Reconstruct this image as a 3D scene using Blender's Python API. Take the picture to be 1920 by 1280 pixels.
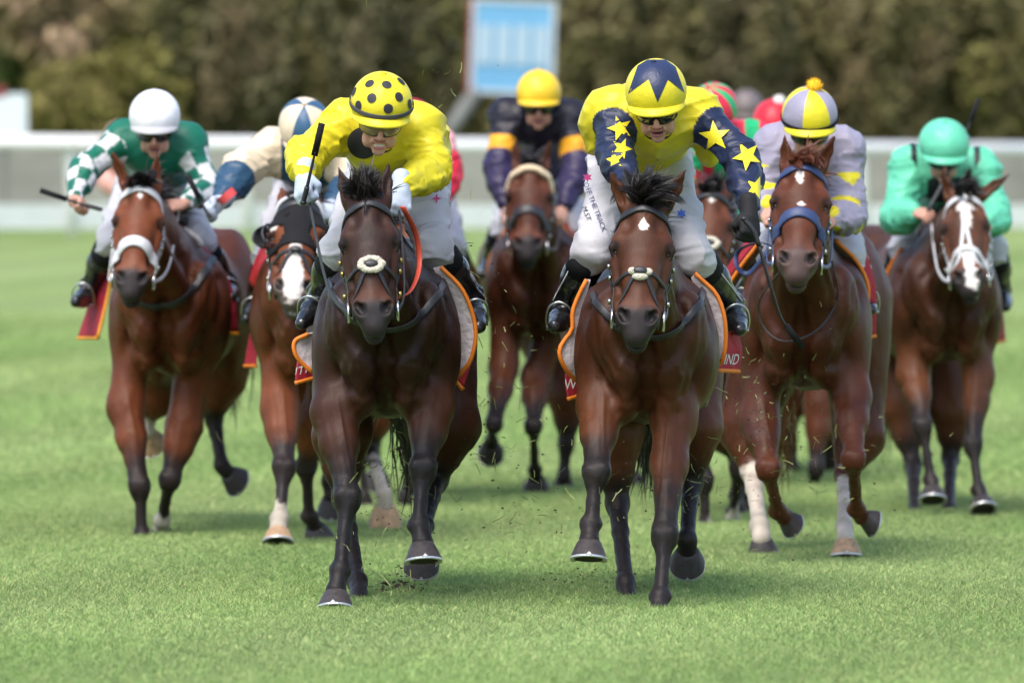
import bpy, math, random
import numpy as np
from math import radians, sin, cos, pi

rng = np.random.default_rng(7)
random.seed(7)
scene = bpy.context.scene
for _o in list(bpy.data.objects):
    bpy.data.objects.remove(_o)
COL = scene.collection

# ------------------------------------------------------------ camera, sky, sun, exposure
CAM_H = 1.5            # eye height of the photographer
FPX = 16000.0          # focal length in photo pixels (1920 wide): a 300 mm lens
HZ = 395.0             # photo row of the horizon
cam_d = bpy.data.cameras.new('camera')
cam = bpy.data.objects.new('camera', cam_d)
COL.objects.link(cam)
cam.location = (0, 0, CAM_H)
cam.rotation_euler = (radians(90), 0, 0)
cam_d.sensor_width = 36
cam_d.lens = 36 * FPX / 1920
cam_d.shift_y = -(640 - HZ) / 1920
cam_d.clip_start = 0.5
cam_d.clip_end = 2000
cam_d.dof.use_dof = True
cam_d.dof.focus_distance = 32.5
cam_d.dof.aperture_fstop = 3.7
scene.camera = cam

SUN_EL, SUN_AZ = 58, 205       # the sun is high and a little behind the photographer
world = bpy.data.worlds.new('World')
scene.world = world
world.use_nodes = True
nt = world.node_tree
nt.nodes.clear()
sky = nt.nodes.new('ShaderNodeTexSky')
sky.sky_type = 'NISHITA'
sky.sun_disc = False
sky.sun_elevation = radians(SUN_EL)
sky.sun_rotation = radians(SUN_AZ)
sky.air_density = 1.0
sky.dust_density = 2.2
sky.ozone_density = 0.5
bg = nt.nodes.new('ShaderNodeBackground')
bg.inputs['Strength'].default_value = 0.128
wo = nt.nodes.new('ShaderNodeOutputWorld')
nt.links.new(sky.outputs[0], bg.inputs[0])
nt.links.new(bg.outputs[0], wo.inputs[0])

sun_d = bpy.data.lights.new('sun', 'SUN')
sun_d.energy = 1.6
sun_d.angle = radians(34)
sun_d.color = (1.0, 0.94, 0.86)
sun = bpy.data.objects.new('sun', sun_d)
COL.objects.link(sun)
# direction the light travels, from sky rotation (sun azimuth measured clockwise from +Y)
_az = radians(SUN_AZ)
_sv = np.array([sin(_az) * cos(radians(SUN_EL)), cos(_az) * cos(radians(SUN_EL)), sin(radians(SUN_EL))])
from mathutils import Vector
sun.rotation_euler = Vector(_sv).to_track_quat('Z', 'Y').to_euler()
scene.view_settings.view_transform = 'Standard'
scene.view_settings.look = 'None'
scene.view_settings.gamma = 1
scene.view_settings.exposure = 1.15
scene.view_settings.use_curve_mapping = False
try:
    scene.cycles.use_denoising = True
    scene.cycles.max_bounces = 6
    scene.cycles.transparent_max_bounces = 6
except Exception:
    pass

# ------------------------------------------------------------ small helpers
def at(px, py, Y):
    """the place that the photograph shows at (px, py) when it stands Y metres away"""
    return np.array([(px - 960.0) * Y / FPX, Y, CAM_H - (py - HZ) * Y / FPX])

def unit(v):
    v = np.asarray(v, float)
    return v / (np.linalg.norm(v) + 1e-12)

def sstep(a, b, x):
    t = np.clip((x - a) / (b - a), 0, 1)
    return t * t * (3 - 2 * t)

def _hash(i, j, k, s):
    h = (i * 374761393 + j * 668265263 + k * 2147483647 + s * 974634777) & 0xFFFFFFFF
    h = ((h ^ (h >> 13)) * 1274126177) & 0xFFFFFFFF
    h = (h ^ (h >> 16)) & 0xFFFFFFFF
    return h.astype(np.float64) / 4294967295.0

def vnoise(P, scale, seed=0):
    """value noise in 0..1 at the points P (N,3)"""
    Q = np.asarray(P) * np.asarray(scale)
    I = np.floor(Q).astype(np.int64)
    F = Q - I
    F = F * F * (3 - 2 * F)
    out = 0
    for dx in (0, 1):
        for dy in (0, 1):
            for dz in (0, 1):
                w = (F[:, 0] if dx else 1 - F[:, 0]) * (F[:, 1] if dy else 1 - F[:, 1]) * (F[:, 2] if dz else 1 - F[:, 2])
                out = out + w * _hash(I[:, 0] + dx, I[:, 1] + dy, I[:, 2] + dz, seed)
    return out

def tag(o, label=None, cat=None, group=None, kind=None):
    if label: o['label'] = label
    if cat: o['category'] = cat
    if group: o['group'] = group
    if kind: o['kind'] = kind
    return o

def empty(name, loc, label, cat, group=None):
    o = bpy.data.objects.new(name, None)
    o.empty_display_size = 0.1
    o.location = loc
    COL.objects.link(o)
    return tag(o, label, cat, group)

def root_of(o):
    p = np.zeros(3)
    while o is not None:
        p = p + np.array(o.location)
        o = o.parent
    return p

def make(name, V, F, m, parent=None, smooth=True, cols=None, label=None, mats=None, midx=None):
    """one mesh object from world-space points"""
    V = np.asarray(V, float)
    me = bpy.data.meshes.new(name)
    if parent is not None:
        V = V - root_of(parent)
    if isinstance(F, np.ndarray):
        n, k = F.shape
        me.vertices.add(len(V))
        me.vertices.foreach_set('co', V.astype(np.float32).ravel())
        me.loops.add(n * k)
        me.loops.foreach_set('vertex_index', F.astype(np.int32).ravel())
        me.polygons.add(n)
        me.polygons.foreach_set('loop_start', np.arange(0, n * k, k, dtype=np.int32))
        me.update(calc_edges=True)
    else:
        me.from_pydata([tuple(v) for v in V], [], F)
    if cols is not None:
        ca = me.color_attributes.new('Col', 'FLOAT_COLOR', 'POINT')
        c4 = np.ones((len(V), 4), np.float32)
        c4[:, :3] = cols
        ca.data.foreach_set('color', c4.ravel())
    if mats:
        for x in mats: me.materials.append(x)
        me.polygons.foreach_set('material_index', np.asarray(midx, np.int32))
    elif m is not None:
        me.materials.append(m)
    me.polygons.foreach_set('use_smooth', np.full(len(me.polygons), bool(smooth)))
    me.validate()
    o = bpy.data.objects.new(name, me)
    if parent is not None: o.parent = parent
    COL.objects.link(o)
    if label: o['label'] = label
    return o

class MB:
    """collects pieces of mesh, then builds them as one object"""
    def __init__(s): s.V = []; s.F = []; s.n = 0
    def add(s, V, F):
        V = np.asarray(V, float)
        s.V.append(V)
        s.F.extend([tuple(int(i) + s.n for i in f) for f in F])
        s.n += len(V)
        return s
    def box(s, c, size, R=None, taper=1.0):
        q = np.array([[x, y, z] for x in (-.5, .5) for y in (-.5, .5) for z in (-.5, .5)])
        q[:, :2] *= np.where(q[:, 2:3] > 0, taper, 1.0)
        q = q * np.asarray(size)
        if R is not None: q = q @ np.asarray(R).T
        return s.add(q + np.asarray(c), [(0, 1, 3, 2), (4, 6, 7, 5), (0, 4, 5, 1), (2, 3, 7, 6), (0, 2, 6, 4), (1, 5, 7, 3)])
    def tube(s, pts, r, n=8, caps=True, flat=None):
        pts = np.asarray(pts, float)
        r = np.full(len(pts), r) if np.isscalar(r) else np.asarray(r, float)
        T = np.gradient(pts, axis=0)
        T /= np.linalg.norm(T, axis=1)[:, None] + 1e-12
        up = np.array([0, 0, 1.0]) if abs(T[0, 2]) < .9 else np.array([1.0, 0, 0])
        rings = []
        for i in range(len(pts)):
            a = unit(np.cross(T[i], up)); b = np.cross(a, T[i]); up = b
            for j in range(n):
                t = 2 * pi * j / n
                rings.append(pts[i] + r[i] * (a * cos(t) + b * sin(t) * (flat or 1)))
        F = []
        for i in range(len(pts) - 1):
            for j in range(n):
                k = (j + 1) % n
                F.append((i * n + j, i * n + k, (i + 1) * n + k, (i + 1) * n + j))
        if caps:
            F.append(tuple(range(n - 1, -1, -1)))
            F.append(tuple((len(pts) - 1) * n + j for j in range(n)))
        return s.add(np.array(rings), F)
    def ell(s, c, r, R=None, nu=16, nv=10):
        q = []
        for i in range(nv + 1):
            ph = pi * i / nv
            for j in range(nu):
                th = 2 * pi * j / nu
                q.append((sin(ph) * cos(th), sin(ph) * sin(th), cos(ph)))
        q = np.array(q) * np.asarray(r)
        if R is not None: q = q @ np.asarray(R).T
        F = [(i * nu + j, (i + 1) * nu + j, (i + 1) * nu + (j + 1) % nu, i * nu + (j + 1) % nu) for i in range(nv) for j in range(nu)]
        return s.add(q + np.asarray(c), F)
    def build(s, name, m, parent=None, smooth=True, label=None):
        return make(name, np.concatenate(s.V), s.F, m, parent, smooth, label=label)

def spline(pts, n):
    """Catmull-Rom through pts, n samples per span"""
    P = np.asarray(pts, float)
    P = np.vstack([2 * P[0] - P[1], P, 2 * P[-1] - P[-2]])
    out = []
    for i in range(1, len(P) - 2):
        for k in range(n):
            t = k / n
            out.append(.5 * ((2 * P[i]) + (P[i + 1] - P[i - 1]) * t + (2 * P[i - 1] - 5 * P[i] + 4 * P[i + 1] - P[i + 2]) * t * t + (3 * P[i] - P[i - 1] - 3 * P[i + 1] + P[i + 2]) * t ** 3))
    out.append(P[-2])
    return np.array(out)

# ------------------------------------------------------------ smooth solid modeller
class Solid:
    """bodies grown as one smooth skin over muscles and bones"""
    def __init__(s): s.p = []
    def cap(s, a, b, ra, rb, k=.03, side=None, f=1.0, sub=False):
        a = np.asarray(a, float); b = np.asarray(b, float)
        n = None if side is None else unit(side)
        mr = max(ra, rb) * max(1, f) + .001
        lo = np.minimum(a, b) - mr; hi = np.maximum(a, b) + mr
        s.p.append(('c', (a, b, ra, rb, n, f), k, sub, lo, hi))
        return s
    def chain(s, pts, rad, k=.03, side=None, f=1.0):
        for i in range(len(pts) - 1):
            s.cap(pts[i], pts[i + 1], rad[i], rad[i + 1], k, side, f)
        return s
    def ell(s, c, r, R=None, k=.03, sub=False):
        c = np.asarray(c, float); r = np.asarray(r, float)
        R = np.eye(3) if R is None else np.asarray(R, float)
        e = np.sqrt(((R * r) ** 2).sum(1))
        s.p.append(('e', (c, r, R), k, sub, c - e, c + e))
        return s
    @staticmethod
    def _d(kind, q, X, Y, Z):
        if kind == 'c':
            a, b, ra, rb, n, f = q
            ba = b - a
            x = X - a[0]; y = Y - a[1]; z = Z - a[2]
            if n is not None and f != 1:
                g = 1 / f - 1
                c = (x * n[0] + y * n[1] + z * n[2]) * g
                x = x + c * n[0]; y = y + c * n[1]; z = z + c * n[2]
                ba = ba + n * (ba @ n) * g
            L = float(ba @ ba) + 1e-12
            t = np.clip((x * ba[0] + y * ba[1] + z * ba[2]) / L, 0, 1)
            return np.sqrt((x - t * ba[0]) ** 2 + (y - t * ba[1]) ** 2 + (z - t * ba[2]) ** 2) - (ra + (rb - ra) * t)
        c, r, R = q
        x = X - c[0]; y = Y - c[1]; z = Z - c[2]
        k0 = 0; k1 = 0
        for i in range(3):
            w = x * R[0, i] + y * R[1, i] + z * R[2, i]
            k0 = k0 + (w / r[i]) ** 2
            k1 = k1 + (w / (r[i] * r[i])) ** 2
        k0 = np.sqrt(k0); k1 = np.sqrt(k1) + 1e-9
        return k0 * (k0 - 1) / k1
    def _pack(s):
        if getattr(s, '_n', -1) == len(s.p): return
        s._n = len(s.p)
        ci = [i for i, q in enumerate(s.p) if q[0] == 'c']; ei = [i for i, q in enumerate(s.p) if q[0] == 'e']
        s._ci, s._ei = ci, ei
        if ci:
            q = [s.p[i][1] for i in ci]
            A = np.array([x[0] for x in q]); BA = np.array([x[1] - x[0] for x in q])
            g = np.array([(1 / x[5] - 1) if x[4] is not None else 0.0 for x in q])
            n = np.array([x[4] if x[4] is not None else (0, 0, 0) for x in q], float)
            T = np.eye(3)[None] + g[:, None, None] * n[:, :, None] * n[:, None, :]
            s._A, s._T = A, T
            s._BA = np.einsum('mij,mj->mi', T, BA)
            s._L = (s._BA ** 2).sum(1) + 1e-12
            s._ra = np.array([x[2] for x in q]); s._rb = np.array([x[3] for x in q])
        if ei:
            q = [s.p[i][1] for i in ei]
            s._C = np.array([x[0] for x in q]); s._r = np.array([x[1] for x in q]); s._R = np.array([x[2] for x in q])
    def __call__(s, P):
        P = np.asarray(P, float)
        if len(P) > 6000:
            return np.concatenate([s(P[i:i + 6000]) for i in range(0, len(P), 6000)])
        s._pack()
        M_ = [None] * len(s.p)
        if s._ci:
            q = np.einsum('mij,mnj->mni', s._T, P[None] - s._A[:, None])
            t = np.clip(np.einsum('mni,mi->mn', q, s._BA) / s._L[:, None], 0, 1)
            q -= t[:, :, None] * s._BA[:, None]
            d = np.sqrt((q * q).sum(2)) - (s._ra[:, None] + (s._rb - s._ra)[:, None] * t)
            for i, k in enumerate(s._ci): M_[k] = d[i]
        if s._ei:
            w = np.einsum('mji,mnj->mni', s._R, P[None] - s._C[:, None]) / s._r[:, None]
            k0 = np.sqrt((w * w).sum(2)); w /= s._r[:, None]
            d = k0 * (k0 - 1) / (np.sqrt((w * w).sum(2)) + 1e-9)
            for i, k in enumerate(s._ei): M_[k] = d[i]
        D = np.full(len(P), 10.0)
        for (kind, q, k, sub, lo, hi), d in zip(s.p, M_):
            if sub:
                d = -d
                h = np.maximum(k - np.abs(D - d), 0)
                D = np.maximum(D, d) + h * h / (4 * k)
            else:
                h = np.maximum(k - np.abs(D - d), 0)
                D = np.minimum(D, d) - h * h / (4 * k)
        return D
    def grad(s, P, e=.004):
        n = len(P)
        Q = np.concatenate([P + np.eye(3)[i] * e * q for i in range(3) for q in (1, -1)])
        d = s(Q).reshape(3, 2, n)
        return ((d[:, 0] - d[:, 1]) / (2 * e)).T
    def normal(s, P, e=.004):
        g = s.grad(np.asarray(P, float), e)
        return g / (np.linalg.norm(g, axis=1)[:, None] + 1e-9)
    def snap(s, P, off=0.0, it=4):
        """move points onto the skin, off metres outside it"""
        P = np.array(P, float)
        for _ in range(it):
            d = s(P) - off
            g = s.grad(P)
            gg = (g * g).sum(1)[:, None] + 1e-3
            P = P - np.clip(d[:, None] * g / gg, -.05, .05) * .95
        return P
    def shoot(s, P, d, off=0.0, far=1.0):
        """march points along d until they meet the skin"""
        P = np.array(P, float); d = unit(d); t = np.zeros(len(P))
        for _ in range(36):
            t = np.minimum(t + np.clip((s(P + t[:, None] * d) - off) * .7, -.02, .09), far)
        return P + t[:, None] * d
    def mesh(s, h, fine=()):
        """skin as quads; fine = [(axis, lo, hi, step)] gives a closer grid over a range"""
        lo = np.min([p[4] for p in s.p if not p[3]], 0) - 3 * h
        hi = np.max([p[5] for p in s.p if not p[3]], 0) + 3 * h
        ax = []
        for a in range(3):
            rr = [(l, u, st) for (b, l, u, st) in fine if b == a]
            x = [lo[a]]
            while x[-1] < hi[a]:
                st = h
                for l, u, q in rr:
                    if l <= x[-1] < u: st = min(st, q)
                    elif u <= x[-1] < u + 6 * h: st = min(st, q + (x[-1] - u) * .35)
                    elif l - 6 * h < x[-1] < l: st = min(st, max(q, q + (l - x[-1]) * .35))
                x.append(x[-1] + st)
            ax.append(np.array(x, np.float32))
        xs, ys, zs = ax
        G = np.full((len(xs), len(ys), len(zs)), 1.0, np.float32)
        for kind, q, k, sub, l, u in s.p:
            m = k + 2.5 * h
            sl = []
            for a, arr in enumerate(ax):
                i0 = max(0, int(np.searchsorted(arr, l[a] - m)) - 1); i1 = int(np.searchsorted(arr, u[a] + m)) + 1
                sl.append(slice(i0, i1))
            sl = tuple(sl)
            D = G[sl]
            if D.size == 0: continue
            d = s._d(kind, q, xs[sl[0]][:, None, None], ys[sl[1]][None, :, None], zs[sl[2]][None, None, :]).astype(np.float32)
            if sub:
                d = -d
                hh = np.maximum(k - np.abs(D - d), 0) / k
                G[sl] = np.maximum(D, d) + hh * hh * k / 4
            else:
                hh = np.maximum(k - np.abs(D - d), 0) / k
                G[sl] = np.minimum(D, d) - hh * hh * k / 4
        G[0] = G[-1] = 1; G[:, 0] = G[:, -1] = 1; G[:, :, 0] = G[:, :, -1] = 1
        S = G < 0
        cnt = np.zeros(tuple(n - 1 for n in S.shape), np.int8)
        for i in (0, 1):
            for j in (0, 1):
                for k in (0, 1):
                    cnt += S[i:S.shape[0] - 1 + i, j:S.shape[1] - 1 + j, k:S.shape[2] - 1 + k]
        A = (cnt > 0) & (cnt < 8)
        I = np.argwhere(A)
        idx = np.full(A.shape, -1, np.int32)
        idx[A] = np.arange(len(I))
        acc = np.zeros((len(I), 3)); w = np.zeros(len(I))
        for a in range(3):
            b, c = (a + 1) % 3, (a + 2) % 3
            for db in (0, 1):
                for dc in (0, 1):
                    o = np.zeros(3, int); o[b] = db; o[c] = dc
                    J = I + o; K = J.copy(); K[:, a] += 1
                    g0 = G[tuple(J.T)]; g1 = G[tuple(K.T)]
                    m = (g0 < 0) != (g1 < 0)
                    t = g0[m] / (g0[m] - g1[m])
                    p = np.zeros((m.sum(), 3))
                    for q2 in range(3):
                        p[:, q2] = ax[q2][J[m, q2]]
                    p[:, a] += t * (ax[a][K[m, a]] - ax[a][J[m, a]])
                    acc[m] += p; w[m] += 1
        V = acc / w[:, None]
        Fs = []
        for a in range(3):
            b, c = (a + 1) % 3, (a + 2) % 3
            s0 = [slice(None)] * 3; s1 = [slice(None)] * 3
            s0[a] = slice(0, -1); s1[a] = slice(1, None)
            for q2 in (b, c):
                s0[q2] = slice(1, -1); s1[q2] = slice(1, -1)
            m = S[tuple(s0)] != S[tuple(s1)]
            E = np.argwhere(m)
            E[:, b] += 1; E[:, c] += 1
            o = np.zeros(3, int)
            def g(db, dc):
                J = E.copy(); J[:, b] -= db; J[:, c] -= dc
                return idx[tuple(J.T)]
            Q = np.stack([g(1, 1), g(0, 1), g(0, 0), g(1, 0)], 1)
            inside = S[tuple(E.T)]
            Q[~inside] = Q[~inside][:, ::-1]
            Fs.append(Q)
        return V, np.concatenate(Fs)

def vnormals(V, F):
    n = np.cross(V[F[:, 2]] - V[F[:, 0]], V[F[:, 3]] - V[F[:, 1]])
    N = np.zeros_like(V)
    for i in range(4):
        np.add.at(N, F[:, i], n)
    return N / (np.linalg.norm(N, axis=1)[:, None] + 1e-12)

def relax(V, F, it=1, lam=.5):
    for _ in range(it):
        acc = np.zeros_like(V); c = np.zeros(len(V))
        for i in range(4):
            for j in ((i + 1) % 4, (i + 3) % 4):
                np.add.at(acc, F[:, i], V[F[:, j]]); np.add.at(c, F[:, i], 1)
        V = V + lam * (acc / np.maximum(c, 1)[:, None] - V)
    return V

# ------------------------------------------------------------ materials
def mat(name, color=(.5, .5, .5), rough=.5, spec=.5, metal=0.0, attr=False, bump=None, sheen=0.0, coat=0.0, noise=None, trans=None, sss=0.0, aniso=None):
    m = bpy.data.materials.new(name)
    m.use_nodes = True
    t = m.node_tree; b = t.nodes['Principled BSDF']
    b.inputs['Base Color'].default_value = (*color, 1)
    b.inputs['Roughness'].default_value = rough
    b.inputs['Specular IOR Level'].default_value = spec
    b.inputs['Metallic'].default_value = metal
    b.inputs['Sheen Weight'].default_value = sheen
    b.inputs['Coat Weight'].default_value = coat
    b.inputs['Coat Roughness'].default_value = .15
    if sss:
        b.inputs['Subsurface Weight'].default_value = sss
        b.inputs['Subsurface Scale'].default_value = .01
    src = None
    if attr:
        a = t.nodes.new('ShaderNodeAttribute'); a.attribute_name = 'Col'
        src = a.outputs['Color']
    tc = t.nodes.new('ShaderNodeTexCoord')
    if noise:
        sc, amt = noise
        n = t.nodes.new('ShaderNodeTexNoise'); n.inputs['Scale'].default_value = sc; n.inputs['Detail'].default_value = 5
        t.links.new(tc.outputs['Object'], n.inputs['Vector'])
        mr = t.nodes.new('ShaderNodeMapRange')
        mr.inputs['From Min'].default_value = .25; mr.inputs['From Max'].default_value = .75
        mr.inputs['To Min'].default_value = 1 - amt; mr.inputs['To Max'].default_value = 1 + amt
        t.links.new(n.outputs['Fac'], mr.inputs['Value'])
        hs = t.nodes.new('ShaderNodeMix'); hs.data_type = 'RGBA'; hs.blend_type = 'MULTIPLY'
        hs.inputs['Factor'].default_value = 1
        if src is not None: t.links.new(src, hs.inputs['A'])
        else: hs.inputs['A'].default_value = (*color, 1)
        cb = t.nodes.new('ShaderNodeCombineColor')
        for i in range(3): t.links.new(mr.outputs[0], cb.inputs[i])
        t.links.new(cb.outputs[0], hs.inputs['B'])
        src = hs.outputs['Result']
    if src is not None: t.links.new(src, b.inputs['Base Color'])
    if bump:
        last = None
        for bb in bump:
            ridge = bb[0] == 'R'
            sc, st, stretch = bb[-3:]
            mp = t.nodes.new('ShaderNodeMapping'); mp.inputs['Scale'].default_value = stretch
            t.links.new(tc.outputs['Object'], mp.inputs['Vector'])
            n = t.nodes.new('ShaderNodeTexNoise'); n.inputs['Scale'].default_value = sc; n.inputs['Detail'].default_value = 4
            if ridge:
                n.noise_type = 'RIDGED_MULTIFRACTAL'; n.inputs['Detail'].default_value = 2; n.inputs['Roughness'].default_value = .35; n.inputs['Distortion'].default_value = .6
            t.links.new(mp.outputs[0], n.inputs['Vector'])
            bp = t.nodes.new('ShaderNodeBump'); bp.inputs['Strength'].default_value = 1.0; bp.inputs['Distance'].default_value = st
            t.links.new(n.outputs['Fac'], bp.inputs['Height'])
            if last: t.links.new(last, bp.inputs['Normal'])
            last = bp.outputs['Normal']
        t.links.new(last, b.inputs['Normal'])
    return m

M = {}
M['coat'] = mat('coat', rough=.42, spec=.20, attr=True, noise=(8, .24), bump=[(8, .010, (1, 1, .6)), ('R', 4.5, .0035, (1, 1, .55)), (420, .0012, (1, 1, .22))])
M['skin'] = mat('skin', (.62, .33, .24), rough=.5, spec=.4, attr=True, sss=.15, noise=(40, .08), bump=[(90, .001, (1, 1, 1))])
M['silk'] = mat('silk', rough=.42, spec=.3, attr=True, noise=(7, .05), bump=[('R', 7, .020, (1, 1, 1.6)), (40, .0015, (1, 1, 1))])
M['breeches'] = mat('breeches', (.82, .82, .86), rough=.6, spec=.3, attr=True, noise=(14, .05), bump=[('R', 9, .016, (.8, 1, 1.6)), (45, .002, (1, 1, 1))])
M['boot'] = mat('boot_leather', (.012, .012, .014), rough=.22, spec=.6, coat=.25, bump=[(16, .012, (1, 1, 1))])
M['leather'] = mat('black_leather', (.022, .022, .026), rough=.45, spec=.5, bump=[(120, .001, (1, 1, 1))])
M['gaiter'] = mat('black_stretch_cloth', (.012, .012, .014), rough=.8, spec=.2)
M['metal'] = mat('bit_steel', (.7, .7, .7), rough=.25, metal=1)
M['brass'] = mat('brass', (.75, .55, .2), rough=.3, metal=1)
M['eye'] = mat('horse_eye', (.012, .007, .005), rough=.06, spec=.8)
M['lens'] = mat('dark_lens', (.012, .012, .012), rough=.07, spec=.8)
M['hoof'] = mat('hoof_horn', (.050, .042, .042), rough=.5, spec=.3, noise=(40, .3), bump=[(60, .003, (1, 1, .2))])
M['hoof_pale'] = mat('pale_hoof_horn', (.42, .27, .16), rough=.6, spec=.3, noise=(30, .35), bump=[(60, .003, (1, 1, .2))])
M['sole'] = mat('muddy_sole', (.03, .028, .02), rough=.9, noise=(40, .5))
M['shoe'] = mat('horseshoe_alloy', (.55, .56, .58), rough=.35, metal=.6)
M['hair_black'] = mat('black_mane_hair', (.018, .014, .014), rough=.45, spec=.5)
M['hair_red'] = mat('chestnut_mane_hair', (.16, .05, .025), rough=.45, spec=.5)
M['white_strap'] = mat('white_webbing', (.62, .62, .64), rough=.5, noise=(60, .08))
M['blue_strap'] = mat('navy_webbing', (.03, .05, .14), rough=.5)
M['tan_fleece'] = mat('tan_fleece', (.75, .6, .38), rough=.95, sheen=.5, bump=[(90, .01, (1, 1, 1))])
M['fleece'] = mat('cream_fleece', (.62, .57, .45), rough=.95, sheen=.5, bump=[(120, .01, (1, 1, 1))])
M['pad'] = mat('white_wool_pad', (.60, .52, .54), rough=.95, noise=(18, .22), bump=[(50, .006, (1, 1, 1))])
M['pad_tan'] = mat('tan_pad', (.6, .42, .22), rough=.9, noise=(18, .2))
M['red_cloth'] = mat('crimson_cloth', (.36, .012, .03), rough=.7, noise=(25, .12), bump=[(24, .01, (1, 1, 1))])
M['orange_trim'] = mat('orange_trim', (.75, .20, .015), rough=.6)
M['white_print'] = mat('white_print', (.7, .7, .7), rough=.6)
M['ink'] = mat('navy_print', (.03, .04, .14), rough=.7)
M['pink_ink'] = mat('pink_print', (.6, .06, .25), rough=.7)
M['blue_ink'] = mat('blue_print', (.06, .15, .6), rough=.7)
M['red_rein'] = mat('red_rubber', (.65, .09, .05), rough=.5)
M['stirrup'] = mat('stirrup_iron', (.62, .62, .6), rough=.3, metal=1)

def clothmat(name, c, rough=.4):
    return mat(name, c, rough=rough, spec=.35, bump=[('R', 7, .013, (1, 1, .6)), (18, .004, (1, 1, 1)), (90, .001, (1, 1, 1))], noise=(12, .10))

# ------------------------------------------------------------ straps, hair, cloth
def ribbon(name, pts, width, thick, sd, m, parent, off=.002, n=5, label=None):
    """a strap lying on the skin of a body"""
    P = spline(pts, n)
    P = sd.snap(P, off)
    for _ in range(2):
        P[1:-1] = (P[:-2] + 2 * P[1:-1] + P[2:]) / 4
    N = sd.normal(P)
    return strap_mesh(name, P, N, width, thick, m, parent, label)

def strap_mesh(name, P, N, width, thick, m, parent, label=None):
    T = np.gradient(P, axis=0); T /= np.linalg.norm(T, axis=1)[:, None] + 1e-9
    S = np.cross(T, N); S /= np.linalg.norm(S, axis=1)[:, None] + 1e-9
    N = np.cross(S, T)
    w = width / 2; q = thick
    prof = [(-w, 0), (-w, q * .7), (-w * .7, q), (w * .7, q), (w, q * .7), (w, 0)]
    V = np.concatenate([np.array([p + S[i] * a + N[i] * b for a, b in prof]) for i, p in enumerate(P)])
    k = len(prof); F = []
    for i in range(len(P) - 1):
        for j in range(k):
            j2 = (j + 1) % k
            F.append((i * k + j, (i + 1) * k + j, (i + 1) * k + j2, i * k + j2))
    F.append(tuple(range(k))); F.append(tuple((len(P) - 1) * k + j for j in range(k - 1, -1, -1)))
    return make(name, V, F, m, parent, True, label=label)

def tubeobj(name, pts, r, m, parent, n=8, sp=4, flat=None, label=None):
    P = spline(pts, sp) if sp else np.asarray(pts, float)
    rr = r if np.isscalar(r) else np.interp(np.linspace(0, 1, len(P)), np.linspace(0, 1, len(r)), r)
    return MB().tube(P, rr, n, flat=flat).build(name, m, parent, label=label)

def strands(name, roots, dirs, curl, length, width, m, parent, segs=5, seed=0, grav=.0, spread=.25):
    r = np.random.default_rng(seed)
    V = []; F = []
    n = 0
    for p, d in zip(roots, dirs):
        L = length * r.uniform(.55, 1.15)
        d = unit(np.asarray(d) + r.normal(0, spread, 3))
        c = np.asarray(curl) * r.uniform(.3, 1.3) + r.normal(0, .15, 3)
        side = unit(np.cross(d, r.normal(0, 1, 3)))
        x = np.array(p, float); w0 = width * r.uniform(.6, 1.4)
        for i in range(segs + 1):
            t = i / segs
            w = w0 * (1 - t) ** .7 + .0004
            V += [x - side * w / 2, x + side * w / 2]
            x = x + d * L / segs
            d = unit(d + c * .35 + np.array([0, 0, -grav]) * t)
        for i in range(segs):
            a = n + 2 * i
            F.append((a, a + 1, a + 3, a + 2))
        n += 2 * (segs + 1)
    return make(name, np.array(V), np.array(F), m, parent, True)

def sheet(name, L, R, m, parent, nu=8, nv=16, thick=.006, bulge=0.0, wav=.006, seed=0, label=None, bdir=(0, -1, 0)):
    """cloth between two edge curves (world points)"""
    L = spline(L, 8); R = spline(R, 8)
    s = np.linspace(0, 1, nv + 1)
    def res(C):
        return np.stack([np.interp(s, np.linspace(0, 1, len(C)), C[:, i]) for i in range(3)], 1)
    L = res(L); R = res(R)
    u = np.linspace(0, 1, nu + 1)
    G = L[:, None] * (1 - u)[None, :, None] + R[:, None] * u[None, :, None]
    G = G + np.asarray(bdir) * (bulge * np.sin(pi * u)[None, :, None])
    P = G.reshape(-1, 3)
    P = P + np.array([0.3, -1, 0]) * ((vnoise(P, (30, 6, 9), seed) - .5) * 2 * wav)[:, None]
    G = P.reshape(nv + 1, nu + 1, 3)
    du = np.gradient(G, axis=1); dv = np.gradient(G, axis=0)
    N = np.cross(du, dv); N /= np.linalg.norm(N, axis=2)[:, :, None] + 1e-9
    A = (G + N * thick / 2).reshape(-1, 3); B = (G - N * thick / 2).reshape(-1, 3)
    k = nu + 1; n = len(A); F = []
    for i in range(nv):
        for j in range(nu):
            a = i * k + j
            F.append((a, a + 1, a + k + 1, a + k)); F.append((n + a, n + a + k, n + a + k + 1, n + a + 1))
    for i in range(nv):
        a = i * k; b = a + nu
        F.append((a, a + k, n + a + k, n + a)); F.append((b, n + b, n + b + k, b + k))
    for j in range(nu):
        a = j; b = nv * k + j
        F.append((a, n + a, n + a + 1, a + 1)); F.append((b, b + 1, n + b + 1, n + b))
    o = make(name, np.vstack([A, B]), F, m, parent, True, label=label)
    return o, G

def text_mesh(body, size, shear=0.0):
    cu = bpy.data.curves.new('lettering', 'FONT')
    cu.body = body; cu.size = size; cu.resolution_u = 3; cu.shear = shear
    o = bpy.data.objects.new('lettering', cu); COL.objects.link(o)
    me = o.to_mesh()
    V = np.array([v.co[:] for v in me.vertices]); F = [tuple(p.vertices) for p in me.polygons]
    o.to_mesh_clear(); bpy.data.objects.remove(o)
    V[:, :2] -= (V[:, :2].max(0) + V[:, :2].min(0)) / 2
    return V[:, :2], F

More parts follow.
